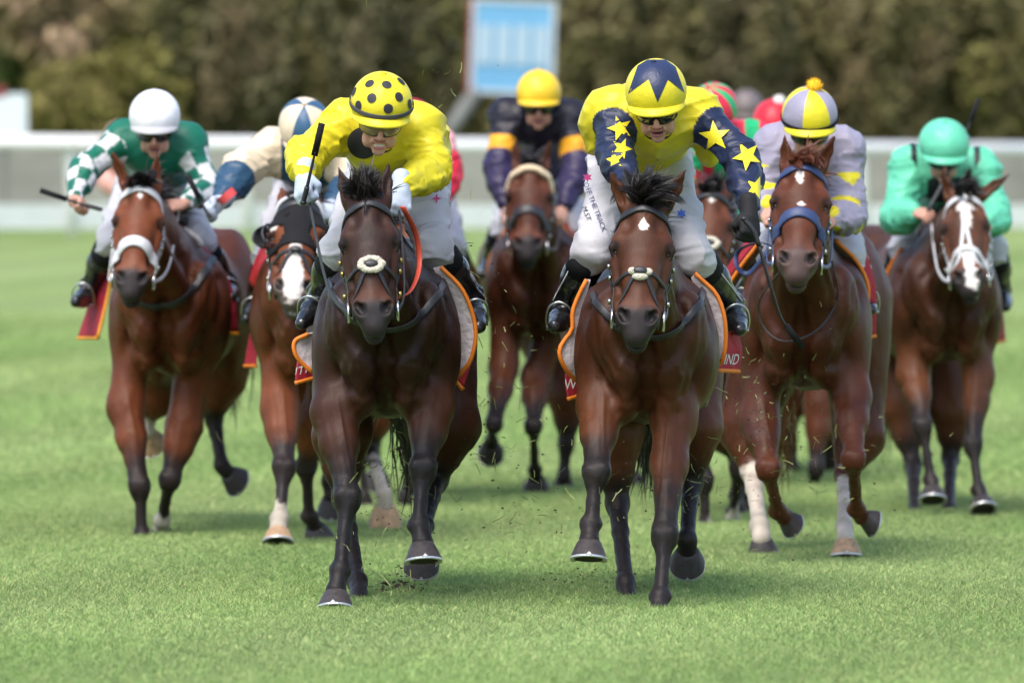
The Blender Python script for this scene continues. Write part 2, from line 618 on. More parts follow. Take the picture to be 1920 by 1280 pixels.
def subdivide_long(V, F, mx):
    """triangulate and split long edges so flat print can follow a curved surface"""
    T = []
    for f in F:
        for i in range(1, len(f) - 1): T.append((f[0], f[i], f[i + 1]))
    V = [tuple(v) for v in V]
    for _ in range(4):
        mid = {}; out = []; ch = False
        def m(a, b):
            key = (min(a, b), max(a, b))
            if key not in mid:
                pa, pb = np.array(V[a]), np.array(V[b])
                if np.linalg.norm(pa - pb) <= mx: mid[key] = None
                else:
                    V.append(tuple((pa + pb) / 2)); mid[key] = len(V) - 1
            return mid[key]
        for a, b, c in T:
            x, y, z = m(a, b), m(b, c), m(c, a)
            k = [q is not None for q in (x, y, z)]
            if not any(k): out.append((a, b, c)); continue
            ch = True
            if all(k): out += [(a, x, z), (x, b, y), (z, y, c), (x, y, z)]
            elif sum(k) == 1:
                if k[0]: out += [(a, x, c), (x, b, c)]
                elif k[1]: out += [(a, b, y), (a, y, c)]
                else: out += [(a, b, z), (z, b, c)]
            else:
                if not k[0]: out += [(a, b, y), (a, y, z), (z, y, c)]
                elif not k[1]: out += [(a, x, z), (x, b, c), (x, c, z)]
                else: out += [(a, x, c), (x, y, c), (x, b, y)]
        T = out
        if not ch: break
    return np.array(V), T

def print_on(name, V2, F, o, ux, uy, d, sd, m, parent, off=.002, mx=.015, label=None):
    """flat shapes laid on a body along direction d"""
    V2, F = subdivide_long(V2, F, mx)
    P = np.asarray(o) + V2[:, :1] * unit(ux) + V2[:, 1:2] * unit(uy) - unit(d) * .25
    Q = sd.shoot(P, d, off, .6)
    return make(name, Q, F, m, parent, True, label=label)

def star2d(r, n=5, inner=.45, rot=0.0, jag=0.0):
    a = [(r * (1 if i % 2 == 0 else inner) * cos(pi / 2 + rot + pi * i / n), r * (1 if i % 2 == 0 else inner) * sin(pi / 2 + rot + pi * i / n)) for i in range(2 * n)]
    V = [(0, 0)] + a
    return np.array(V), [(0, i + 1, (i + 1) % (2 * n) + 1) for i in range(2 * n)]

def disc2d(r, n=20):
    V = [(0, 0)] + [(r * cos(2 * pi * i / n), r * sin(2 * pi * i / n)) for i in range(n)]
    return np.array(V), [(0, i + 1, (i + 1) % n + 1) for i in range(n)]

# ------------------------------------------------------------ horse
def head_frame(poll, muz, yaw=0.0):
    V = unit(muz - poll)
    U = np.array([1.0, 0, 0]); U = unit(U - (U @ V) * V)
    W = np.cross(V, U)
    if W[1] > 0: W = -W
    c, s = cos(yaw), sin(yaw)
    U, W = U * c + W * s, W * c - U * s
    return np.stack([U, V, W], 1)

def hoof(name, top, direction, front, parent, size=1.0, pale=False):
    """horn capsule with its racing plate; direction = from coronet to sole, front = toe side"""
    a = unit(direction); f = unit(np.asarray(front) - (np.asarray(front) @ a) * a); s = np.cross(a, f)
    n = 24; V = []; F = []
    prof = [(-.010, .040, 0.0), (.0, .0465, .002), (.02, .055, .010), (.042, .063, .021), (.060, .069, .029)]
    for d, r, sh in prof:
        for j in range(n):
            t = 2 * pi * j / n
            rr = r * size * (1 if cos(t) > -.3 else 1 - .18 * (-cos(t) - .3))
            V.append(top + a * d * size + f * (rr * cos(t) * 1.02 + sh * size * (.8 if cos(t) > 0 else .1)) + s * rr * sin(t))
    for i in range(len(prof) - 1):
        for j in range(n):
            k = (j + 1) % n
            F.append((i * n + j, i * n + k, (i + 1) * n + k, (i + 1) * n + j))
    F.append(tuple(range(n - 1, -1, -1)))
    V = np.array(V)
    h = make(name, V, F, M['hoof_pale'] if pale else M['hoof'], parent)
    rim = V[-n:]; c = rim.mean(0)
    MB().add(np.vstack([c + (rim - c) * .93 - a * .004, c[None] - a * .008]), [(j, (j + 1) % n, n) for j in range(n)]).build('sole', M['sole'], h)
    # plate: a flat open ring
    mb = MB(); ring = []
    js = [j % n for j in range(-8, 9)]
    W = []
    for j in js:
        o_ = rim[j]; i_ = c + (rim[j] - c) * .80
        o2 = c + (o_ - c) * 1.02
        W += [o2, i_, i_ + a * .007 * size, o2 + a * .007 * size]
    G = []
    for i in range(len(js) - 1):
        for q in range(4):
            q2 = (q + 1) % 4
            G.append((4 * i + q, 4 * (i + 1) + q, 4 * (i + 1) + q2, 4 * i + q2))
    G += [(0, 1, 2, 3), tuple(4 * (len(js) - 1) + q for q in (3, 2, 1, 0))]
    mb.add(np.array(W), G)
    # toe clip
    t0 = rim[0]; up = unit(V[-2 * n] - rim[0])
    mb.add([t0 + s * .010 * size + f * .002, t0 - s * .010 * size + f * .002, t0 + up * .014 * size + f * .004, t0 + s * .012 * size + a * .006, t0 - s * .012 * size + a * .006], [(0, 2, 1), (0, 1, 4, 3)])
    mb.build('horseshoe', M['shoe'], h, smooth=False)
    return h

def horse(sp):
    Y0 = sp['Y']; cx = sp['cx']
    res, hres = sp.get('res', (.013, .0065))
    X0 = at(cx, 0, Y0)[0]
    yaw = sp.get('yaw', 0.0); S = sp.get('S', 1.0); dz = sp.get('dz', 0.0)
    root = empty('horse', (X0, Y0, 0), sp['label'], 'horse', 'racehorses galloping in the race')
    cyw, syw = cos(yaw), sin(yaw)
    def B(x, y, z):
        return np.array([X0 + S * (x * cyw + y * syw), Y0 + S * (y * cyw - x * syw), S * z + dz])
    RB = np.array([[cyw, syw, 0], [-syw, cyw, 0], [0, 0, 1]])
    def PP(p, base=0.0):
        return at(p[0], p[1], Y0 + base + (p[2] if len(p) > 2 else 0.0))
    poll = PP(sp['poll']); muz = PP(sp['muzzle'])
    H = head_frame(poll, muz, sp.get('head_yaw', 0.0))
    hl = np.linalg.norm(muz - poll); hs = sp.get('hs', 1.0)
    def h(u, v, w): return poll + H @ (np.array([u * hs, v * hl / .60, w * hs]))
    rs = lambda *r: np.array(r) * np.array([hs, hl / .60, hs])
    sd = Solid()
    e = lambda c, r, k=.06, R=RB: sd.ell(B(*c), np.array(r) * S, R, k)
    # trunk
    e((0, .62, 1.01), (.272, .74, .33))
    e((0, .06, 1.00), (.215, .34, .30), .06)
    e((0, .35, 1.27), (.075, .36, .14), .07)
    e((0, 1.42, 1.07), (.265, .42, .29), .12)
    e((0, 1.0, .96), (.21, .55, .24), .12)
    for q in (-1, 1):
        e((q * .160, .08, .98), (.108, .22, .25), .045)       # shoulder
        e((q * .185, -.02, .93), (.075, .15, .15), .05)        # point of shoulder, arm
        e((q * .086, -.205, .93), (.084, .105, .14), .018)     # pectoral
        e((q * .155, -.15, 1.04), (.072, .13, .16), .025)      # front of the shoulder
        e((q * .045, -.22, 1.08), (.040, .12, .15), .02)      # neck base muscle
        e((q * .09, -.14, .80), (.07, .13, .10), .02)
        e((q * .17, 1.45, .98), (.12, .30, .36), .08)         # thigh
    # neck
    nb = B(0, .02, 1.13); nm = (nb * .45 + h(0, .05, -.15) * .55); nt_ = h(0, .06, -.11)
    side = H[:, 0]
    sd.cap(nb, nm, .215 * S, .150, .09, side, .66)
    sd.cap(nm, nt_, .165, .105, .06, side, .62)
    # windpipe and throat muscles
    sd.cap(h(0, .20, -.20), B(0, -.24, 1.08), .05, .075 * S, .06)
    for q in (-1, 1):
        sd.cap(h(q * .045, .14, -.22), B(q * .075, -.22, 1.0), .04, .065 * S, .045)
    sd.chest = Solid(); sd.chest.p = list(sd.p)
    # legs
    legs = []
    for L in sp['legs']:
        hind = L.get('hind', False)
        pts = [PP(p) for p in L['p']]
        w = L.get('w', 1.0) * sp.get('legw', .94)
        if not hind:
            # elbow/forearm top, knee, fetlock, coronet
            a, kn, fe, co = pts
            root_in = B(L['side'] * .15, .05, 1.0)
            sd.cap(root_in, a, .095 * S, .080 * w, .06)
            d = kn - a; ln = np.linalg.norm(d)
            up = a + d * .38
            sd.cap(a, up, .080 * w, .066 * w, .05)
            sd.cap(up, a + d * .85, .066 * w, .042 * w, .04)
            sd.cap(a + d * .2 + np.array([L['side'] * -.018, -.02, 0]), a + d * .66 + np.array([L['side'] * -.006, -.02, 0]), .05 * w, .028 * w, .03)
            sd.cap(a + d * .85, kn, .041 * w, .043 * w, .02)
            sd.ell(kn, (.050 * w, .046 * w, .050 * w), None, .018)
            sd.ell(kn - d * .075, (.050 * w, .042 * w, .026 * w), None, .02)
            for q in (-1, 1):
                sd.ell(kn + np.array([q * .026 * w, -.015, .018]), np.array((.024, .03, .026)) * w, None, .015)
                sd.ell(kn + np.array([q * .022 * w, -.012, -.024]), np.array((.022, .03, .022)) * w, None, .015)
            d2 = fe - kn
            sd.cap(kn, kn + d2 * .22, .044 * w, .031 * w, .02)
            sd.cap(kn + d2 * .22, fe, .0290 * w, .0290 * w, .015)
            bk = unit(np.cross(d2, (1, 0, 0)))
            if bk[1] < 0: bk = -bk
            sd.cap(kn + d2 * .2 + bk * .026, fe + bk * .026, .014, .017, .012)
            sd.ell(fe, np.array((.041, .038, .036)) * w, None, .015)
            for q in (-1, 1): sd.ell(fe + np.array([q * .027, .012, 0]), (.017, .022, .022), None, .01)
            sd.ell(fe + bk * .028, (.026, .024, .026), None, .015)
            sd.cap(fe, fe * .5 + co * .5, .033 * w, .031 * w, .015); sd.cap(fe * .5 + co * .5, co, .031 * w, .041 * w, .012)
            full = [a, kn, fe, co]
        else:
            # stifle, hock, fetlock, coronet
            a, kn, fe, co = pts
            root_in = B(L['side'] * .16, 1.40, 1.05)
            sd.cap(root_in, a, .16 * S, .115 * w, .08)
            d = kn - a
            sd.cap(a, a + d * .5, .115 * w, .075 * w, .05)
            sd.cap(a + d * .5, a + d * .9, .075 * w, .042 * w, .04)
            sd.ell(kn, np.array((.045, .055, .060)) * w, None, .03)
            sd.cap(kn + np.array([0, .05, .05]), kn + np.array([0, .03, -.02]), .024, .03, .03)
            d2 = fe - kn
            sd.cap(kn, kn + d2 * .35, .043 * w, .034 * w, .03)
            sd.cap(kn + d2 * .35, fe, .034 * w, .032 * w, .02)
            sd.ell(fe, np.array((.041, .042, .042)) * w, None, .02)
            sd.cap(fe, co, .034 * w, .040 * w, .02)
            full = [a, kn, fe, co]
        legs.append((full, L))
    # head
    q3 = lambda u, v, w, r, k=.02, sub=False: sd.ell(h(u, v, w), rs(*r), H, k, sub)
    q3(0, .075, -.075, (.078, .11, .085), .03)
    q3(0, .17, -.055, (.094, .11, .058), .04)
    sd.cap(h(0, .15, -.055), h(0, .33, -.045), .062 * hs, .046 * hs, .03, H[:, 0], 1.22)
    sd.cap(h(0, .30, -.045), h(0, .47, -.045), .053 * hs, .040 * hs, .04, H[:, 0], 1.12)
    q3(0, .40, -.10, (.044, .16, .06), .05)
    for q in (-1, 1):
        q3(q * .074, .178, -.050, (.034, .040, .030), .02)            # brow over the eye
        q3(q * .066, .225, -.150, (.040, .135, .100), .03)             # cheek
        sd.cap(h(q * .092, .235, -.080), h(q * .070, .385, -.085), .020 * hs, .013 * hs, .018)   # facial crest
        sd.cap(h(q * .070, .40, -.11), h(q * .055, .47, -.10), .022 * hs, .022 * hs, .03)
        sd.cap(h(q * .04, .28, -.20), h(q * .026, .50, -.115), .042 * hs, .032 * hs, .04)
        q3(q * .105, .213, -.066, (.022, .023, .022), .012, True)     # orbit
        sd.cap(h(q * .088, .176, -.040), h(q * .106, .205, -.046), .010 * hs, .009 * hs, .012)
        sd.cap(h(q * .106, .205, -.046), h(q * .103, .232, -.055), .009 * hs, .006 * hs, .012)
        q3(q * .056, .125, -.002, (.016, .030, .02), .035, True)       # hollow above the eye
    q3(0, .505, -.058, (.056, .062, .052), .035)
    for q in (-1, 1):
        q3(q * .044, .505, -.040, (.030, .046, .036), .02)            # nostril wings
        sd.cap(h(q * .036, .44, -.035), h(q * .056, .485, -.036), .016 * hs, .019 * hs, .02)
    q3(0, .568, -.066, (.044, .044, .042), .035)
    q3(0, .580, -.108, (.030, .034, .028), .025)
    sd.cap(h(0, .56, -.118), h(0, .48, -.125), .030 * hs, .03 * hs, .03)
    for q in (-1, 1):
        sd.cap(h(q * .060, .492, -.022), h(q * .044, .522, -.010), .013 * hs, .017 * hs, .009, sub=True)     # nostril
        sd.cap(h(q * .044, .522, -.014), h(q * .036, .500, -.008), .013 * hs, .006 * hs, .01, sub=True)
    q3(0, .592, -.088, (.05, .03, .0055), .008, True)                  # mouth line
    # ears
    for i, q in enumerate((-1, 1)):
        el = sp.get('ears', [None, None])[i]
        base = h(q * .058, .030, -.06)
        tip = PP(el) if el is not None else h(q * .085, -.13, -.10)
        if el is not None: tip = np.array([tip[0], base[1] - .0 + sp.get('ear_dy', .03), tip[2]])
        d = unit(tip - base); L_ = np.linalg.norm(tip - base)
        outw = unit(H[:, 2] * .8 + H[:, 0] * q * .45); outw = unit(outw - (outw @ d) * d); sx = np.cross(d, outw)
        R = np.stack([sx, d, outw], 1)
        sd.ell(base + d * L_ * .12, (.030, .045, .030), R, .02)
        sd.cap(base, base + d * L_ * .55, .026, .026, .02, outw, .62)
        sd.cap(base + d * L_ * .55, tip, .026, .004, .01, outw, .62)
        sd.ell(base + d * L_ * .50 + outw * .020, (.0155, L_ * .36, .017), R, .007, True)
    fine = []
    if hres < res:
        hb = np.array([h(u, v, w) for u in (-.12, .12) for v in (-.05, .62) for w in (-.2, .02)])
        lo = hb.min(0); hi = hb.max(0)
        fine = [(0, lo[0], hi[0], hres), (1, lo[1] - .02, hi[1], hres * 1.15), (2, lo[2] - .02, hi[2] + .12, hres)]
        fine += [(1, hi[1] + .25, 1e9, res * 1.7)]
        fine = [f for f in fine if f[3] <= res]
    V, F = sd.mesh(res, fine)
    V = relax(V, F, 1, .5)
    N = vnormals(V, F)
    # muscle and skin relief
    q = (V - poll) @ H / hs
    q[:, 1] *= .60 / hl * hs
    inhead = sstep(.03, .0, np.maximum(np.abs(q[:, 0]) - .125, 0)) * sstep(-.02, .04, q[:, 1]) * (q[:, 2] > -.24) * (q[:, 1] < .7)
    amp = .008 * (1 - .9 * inhead)
    mus = vnoise(V, (11, 11, 6), 3) * .6 + vnoise(V, (24, 24, 14), 5) * .3
    V = V + N * ((mus - .45) * amp * 2)[:, None] * (V[:, 2] > .5)[:, None]
    # creases between the chest and shoulder muscles, and down the forearms
    rel = (V - B(0, 0, 0)); lx = (rel[:, 0] * cyw - rel[:, 1] * syw) / S; ly = (rel[:, 0] * syw + rel[:, 1] * cyw) / S; lz = rel[:, 2] / S
    def crease(curve, depth, width, fac):
        c = spline(np.array([(x, z, 0) for x, z in curve]), 6)[:, :2]
        best_ = np.full(len(V), 9.0)
        P2 = np.stack([np.abs(lx), lz], 1)
        for i in range(len(c) - 1):
            ba = c[i + 1] - c[i]; t = np.clip(((P2 - c[i]) @ ba) / (ba @ ba + 1e-9), 0, 1)
            best_ = np.minimum(best_, np.linalg.norm(P2 - c[i] - t[:, None] * ba, axis=1))
        wob = .7 + .6 * vnoise(V, 14, 21)
        return -depth * wob * np.exp(-(best_ / width) ** 2) * fac
    fac = sstep(.20, .02, ly) * sstep(-.9, -.45, ly) * sstep(-.05, -.5, N[:, 1])
    D = crease([(.0, 1.06), (.0, .9), (.0, .70)], .018, .026, fac)
    D += crease([(.085, 1.22), (.125, 1.08), (.105, .97), (.03, .915)], .011, .022, fac)
    D += crease([(.225, 1.12), (.20, .97), (.155, .86), (.115, .74)], .016, .024, fac)
    D += crease([(.03, .81), (.08, .775), (.135, .80)], .009, .020, fac)
    D += crease([(.16, 1.10), (.175, 1.0), (.13, .90)], .009, .015, fac)
    D += crease([(.06, 1.02), (.075, .96), (.12, .90), (.13, .86)], -.003, .012, fac)
    for full, L in legs:
        if L.get('hind'): continue
        a_, k_ = full[0], full[1]; ba = k_ - a_; t = ((V - a_) @ ba) / (ba @ ba)
        w_ = V - a_ - np.clip(t, 0, 1)[:, None] * ba
        near = sstep(.13, .09, np.linalg.norm(w_, axis=1)) * (N[:, 1] < .2) * sstep(-.15, .1, t) * sstep(.95, .7, t)
        for x0, x1, dp, wd in ((.030, .016, .003, .014), (-.036, -.022, .0028, .013), (-.014, -.030, -.0035, .006)):
            D += -dp * near * np.exp(-((w_[:, 0] * L['side'] - (x0 + (x1 - x0) * t)) / wd) ** 2)
        # tendons along the cannon
        f_ = full[2]; ba = f_ - k_; t = ((V - k_) @ ba) / (ba @ ba)
        w_ = V - k_ - np.clip(t, 0, 1)[:, None] * ba
        near = sstep(.07, .05, np.linalg.norm(w_, axis=1)) * sstep(.05, .2, t) * sstep(1.0, .85, t) * (N[:, 1] < .3)
        D += -.004 * near * np.exp(-((np.abs(w_[:, 0]) - .020) / .006) ** 2)
    low = sstep(.75, .5, V[:, 2])
    D += low * ((vnoise(V, (38, 38, 26), 91) - .5) * .0045 + (vnoise(V, (90, 90, 60), 92) - .5) * .0018)
    V = V + N * D[:, None]
    # coat colours
    tint = np.array((1.12, .95, .72)); c0 = np.array(sp['coat']) * tint; dark = np.array(sp.get('points', (.016, .013, .014))); dark = dark * .35 + dark.mean() * np.array((.66, .64, .67))
    n1 = vnoise(V, 7, 1); n2 = vnoise(V, 22, 2); n3 = vnoise(V, 90, 4)
    C = c0 * (0.58 + .42 * n1)[:, None]
    C = C * (0.90 + .2 * n2)[:, None]
    dust = sstep(.80, .92, vnoise(V, (60, 60, 38), 71)) * sstep(1.5, .6, V[:, 2]) * .35
    C = C * (1 - dust[:, None]) + np.array((.10, .075, .05)) * dust[:, None]
    if sp.get('bay', True):
        lowwarm = np.array(sp.get('warm', c0 * 1.5)) * tint
        k = sstep(1.02, .80, V[:, 2] + .12 * n1)
        C = C * (1 - k[:, None] * .45) + lowwarm * k[:, None] * .45
    def blend(C, c, k): return C * (1 - k[:, None]) + np.asarray(c) * k[:, None]
    best = np.full(len(V), 9.0); sbest = np.zeros(len(V)); li = np.zeros(len(V), int)
    for i, (full, L) in enumerate(legs):
        for j in range(3):
            a, b = full[j], full[j + 1]; ba = b - a
            t = np.clip(((V - a) @ ba) / (ba @ ba), 0, 1)
            d = np.linalg.norm(V - a - t[:, None] * ba, axis=1)
            m = d < best
            best[m] = d[m]; sbest[m] = j + t[m]; li[m] = i
    on = (best < .14)
    if sp.get('bay', True):
        k = sstep(.35, .85, sbest + .25 * (n2 - .5)) * on
        C = blend(C, dark, k * .96)
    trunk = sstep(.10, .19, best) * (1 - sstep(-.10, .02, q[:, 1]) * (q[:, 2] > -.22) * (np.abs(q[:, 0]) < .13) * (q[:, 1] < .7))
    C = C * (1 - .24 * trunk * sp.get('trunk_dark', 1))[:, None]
    for i, (full, L) in enumerate(legs):
        if L.get('sock'):
            k = sstep(L['sock'] - .10, L['sock'] + .10, sbest + .45 * (n2 - .5) + .25 * (n3 - .5)) * on * (li == i)
            C = blend(C, np.array((.52, .45, .37)) * (.72 + .45 * n2)[:, None], k)
    C = C * (1 + (sp.get('face_lift', 1.3) - 1) * (sstep(-.06, .05, q[:, 1]) * (q[:, 2] > -.16) * (np.abs(q[:, 0]) < .125) * (q[:, 1] < .7)))[:, None]
    # face
    fr = (q[:, 2] > -.20) & (np.abs(q[:, 0]) < .14)
    face = fr & (q[:, 1] > -.02) & (q[:, 1] < .66)
    k = sstep(.17, .0, np.hypot(q[:, 0] * 1.6, q[:, 1] - .21)) * face * sp.get('facedark', .25)
    C = blend(C, dark * 1.4, k)
    k = sstep(.38, .46, q[:, 1] - .25 * np.abs(q[:, 0])) * sstep(.56, .49, q[:, 1]) * face * .45
    C = blend(C, np.array(sp.get('nose', c0 * 1.9)), k)
    mz = np.array(sp.get('muzzle_col', (.026, .022, .023)))
    k = sstep(.450, .500, q[:, 1] + .03 * (n2 - .5)) * face
    C = blend(C, mz, k * .97)
    k = sstep(.035, .02, np.hypot(np.abs(q[:, 0]) - .105, q[:, 1] - .213)) * face
    C = blend(C, dark * .7, k * .8)
    for (u0, v0, ru, rv, s_) in sp.get('marks', []):
        rr = np.hypot((q[:, 0] - u0) / ru, (q[:, 1] - v0) / rv)
        if s_ > .65: rr = np.abs(q[:, 0] - u0) / ru + np.abs(q[:, 1] - v0) / rv
        rr = rr + (n2 - .5) * min(s_, .7) + (n3 - .5) * s_ * 1.1
        C = blend(C, np.array(sp.get('mark_col', (.70, .64, .60))), sstep(1.08, .9, rr) * (fr & (q[:, 2] > -.1)))
    for qq in (-1, 1):
        d = np.sqrt(((q[:, 0] - qq * .051) / .018) ** 2 + ((q[:, 1] - .508) / .028) ** 2 + ((q[:, 2] + .024) / .026) ** 2)
        C = blend(C, (.006, .004, .004), sstep(1.05, .8, d) * face * .9)
    # mane crest dark
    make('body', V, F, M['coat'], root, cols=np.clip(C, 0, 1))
    sd.H = H; sd.h = h; sd.poll = poll
    # eyes
    for q_ in (-1, 1):
        MB().ell(h(q_ * .0865, .213, -.070), (.0235 * hs,) * 3, None, 14, 8).build('eye', M['eye'], root)
    # hooves
    for full, L in legs:
        co = full[3]
        ax = L.get('ax', (0, -.25, -1)); fr_ = L.get('fr', (0, -1, 0))
        hoof('hoof', co + unit(ax) * .012, ax, fr_, root, L.get('hs', 1.0), L.get('pale', False))
    # forelock and mane
    hm = sp.get('hair', M['hair_black'])
    r = np.random.default_rng(sp.get('seed', 1))
    nfl = sp.get('n_hair', 700); nc = sp.get('n_locks', 20)
    fd = unit(sp.get('forelock', (0, -.3, .9))); sprd = sp.get('fl_spread', .22)
    wind = np.asarray(sp.get('fl_curl', (0, .2, -.4)), float)
    def lock(name, root0, d0, L, bend, r0, n_, parent, segs=9):
        """one tapering wavy lock of hair"""
        pts = [np.array(root0)]; d = unit(d0); ph = r.uniform(0, 6, 2); am = r.uniform(.15, .5)
        s1 = unit(np.cross(d, r.normal(0, 1, 3)))
        for i in range(segs):
            t = (i + 1) / segs
            d = unit(d + np.asarray(bend) * .30 + s1 * am * .35 * cos(ph[0] + t * 5))
            pts.append(pts[-1] + d * L / segs)
        pts = np.array(pts)
        T = np.gradient(pts, axis=0); T /= np.linalg.norm(T, axis=1)[:, None]
        A = np.cross(T, s1); A /= np.linalg.norm(A, axis=1)[:, None] + 1e-9; Bv = np.cross(T, A)
        V = []; F = []; k = 0; ts = np.linspace(0, 1, segs + 1)
        for _ in range(n_):
            an = r.uniform(0, 6.28); rr = r0 * math.sqrt(r.uniform()); end = r.uniform(.6, 1.0)
            w0 = .0030 * r.uniform(.6, 1.4); tw = r.uniform(-1.5, 1.5)
            for i, t in enumerate(ts):
                q = pts[i] if end > .98 else np.array([np.interp(t * end, ts, pts[:, c]) for c in range(3)])
                f_ = rr * (1 - .45 * t) * (1 + .5 * sin(3.1 * t))
                q = q + A[i] * f_ * cos(an + tw * t) + Bv[i] * f_ * sin(an + tw * t)
                wd = w0 * (1 - t) ** .6 + .0003
                sd_ = A[i] * cos(an) + Bv[i] * sin(an)
                V += [q - sd_ * wd / 2, q + sd_ * wd / 2]
            F += [(k + 2 * i, k + 2 * i + 1, k + 2 * i + 3, k + 2 * i + 2) for i in range(segs)]
            k += 2 * (segs + 1)
        return make(name, np.array(V), np.array(F), hm, parent, True)
    fo = None
    for c in range(nc):
        cu_ = r.uniform(-.032, .032); cv_ = r.uniform(-.02, .045)
        p0 = sd.snap(np.array([h(cu_, cv_, .0)]), -.006)[0]
        d0 = fd + r.normal(0, sprd, 3) + H[:, 0] * cu_ * 8
        o_ = lock('forelock' if fo is None else 'lock', p0, d0, sp.get('fl_len', .12) * r.uniform(.6, 1.2), wind + r.normal(0, .35, 3), .016, int(1.7 * nfl) // nc, root if fo is None else fo)
        if fo is None: fo = o_
    for c in range(7):
        cu_ = (c - 3) * .010
        p0 = sd.snap(np.array([h(cu_, .015, .0)]), 0)[0]
        lock('lock', p0, H[:, 1] * 1.0 - H[:, 0] * cu_ * 10 + H[:, 2] * .45, sp.get('tip_len', .085), -H[:, 2] * .35 - H[:, 0] * cu_ * 4, .009, 26, fo, segs=5)
    crest = [h(0, .0, -.10), (h(0, .0, -.14) + B(0, .2, 1.40)) / 2 + np.array([0, 0, .05]), B(0, .22, 1.48)]
    cr = spline(crest, 60)
    cr = sd.snap(cr, -.004)
    cr = np.repeat(cr, 4, 0) + r.normal(0, .008, (len(cr) * 4, 3))
    md = np.array(sp.get('mane_dir', (.45, .5, .5)))
    strands('mane', cr, [md] * len(cr), (0, .2, -.8), .15, .010, hm, root, seed=9)
    # tail
    tb = B(0, 1.80, 1.22)
    tp = [PP(t) for t in sp['tail']] if sp.get('tail') else [B(.04, 2.15, 1.05), B(.08, 2.45, .80), B(.08, 2.6, .6)]
    tt = spline([tb] + tp, 8)
    V_ = []
    roots = np.repeat(tt[:-4], 10, 0); roots = roots + r.normal(0, .028, roots.shape)
    dd = np.repeat(np.gradient(tt, axis=0)[:-4], 10, 0)
    strands('tail', roots, dd / np.linalg.norm(dd, axis=1)[:, None], (0, 0, -.3), .34, .012, M['hair_black'] if sp.get('bay', True) else hm, root, seed=3, spread=.12)
    tack(sp, sd, h, H, hs, B, root, PP, S)
    return sd, root, B, h

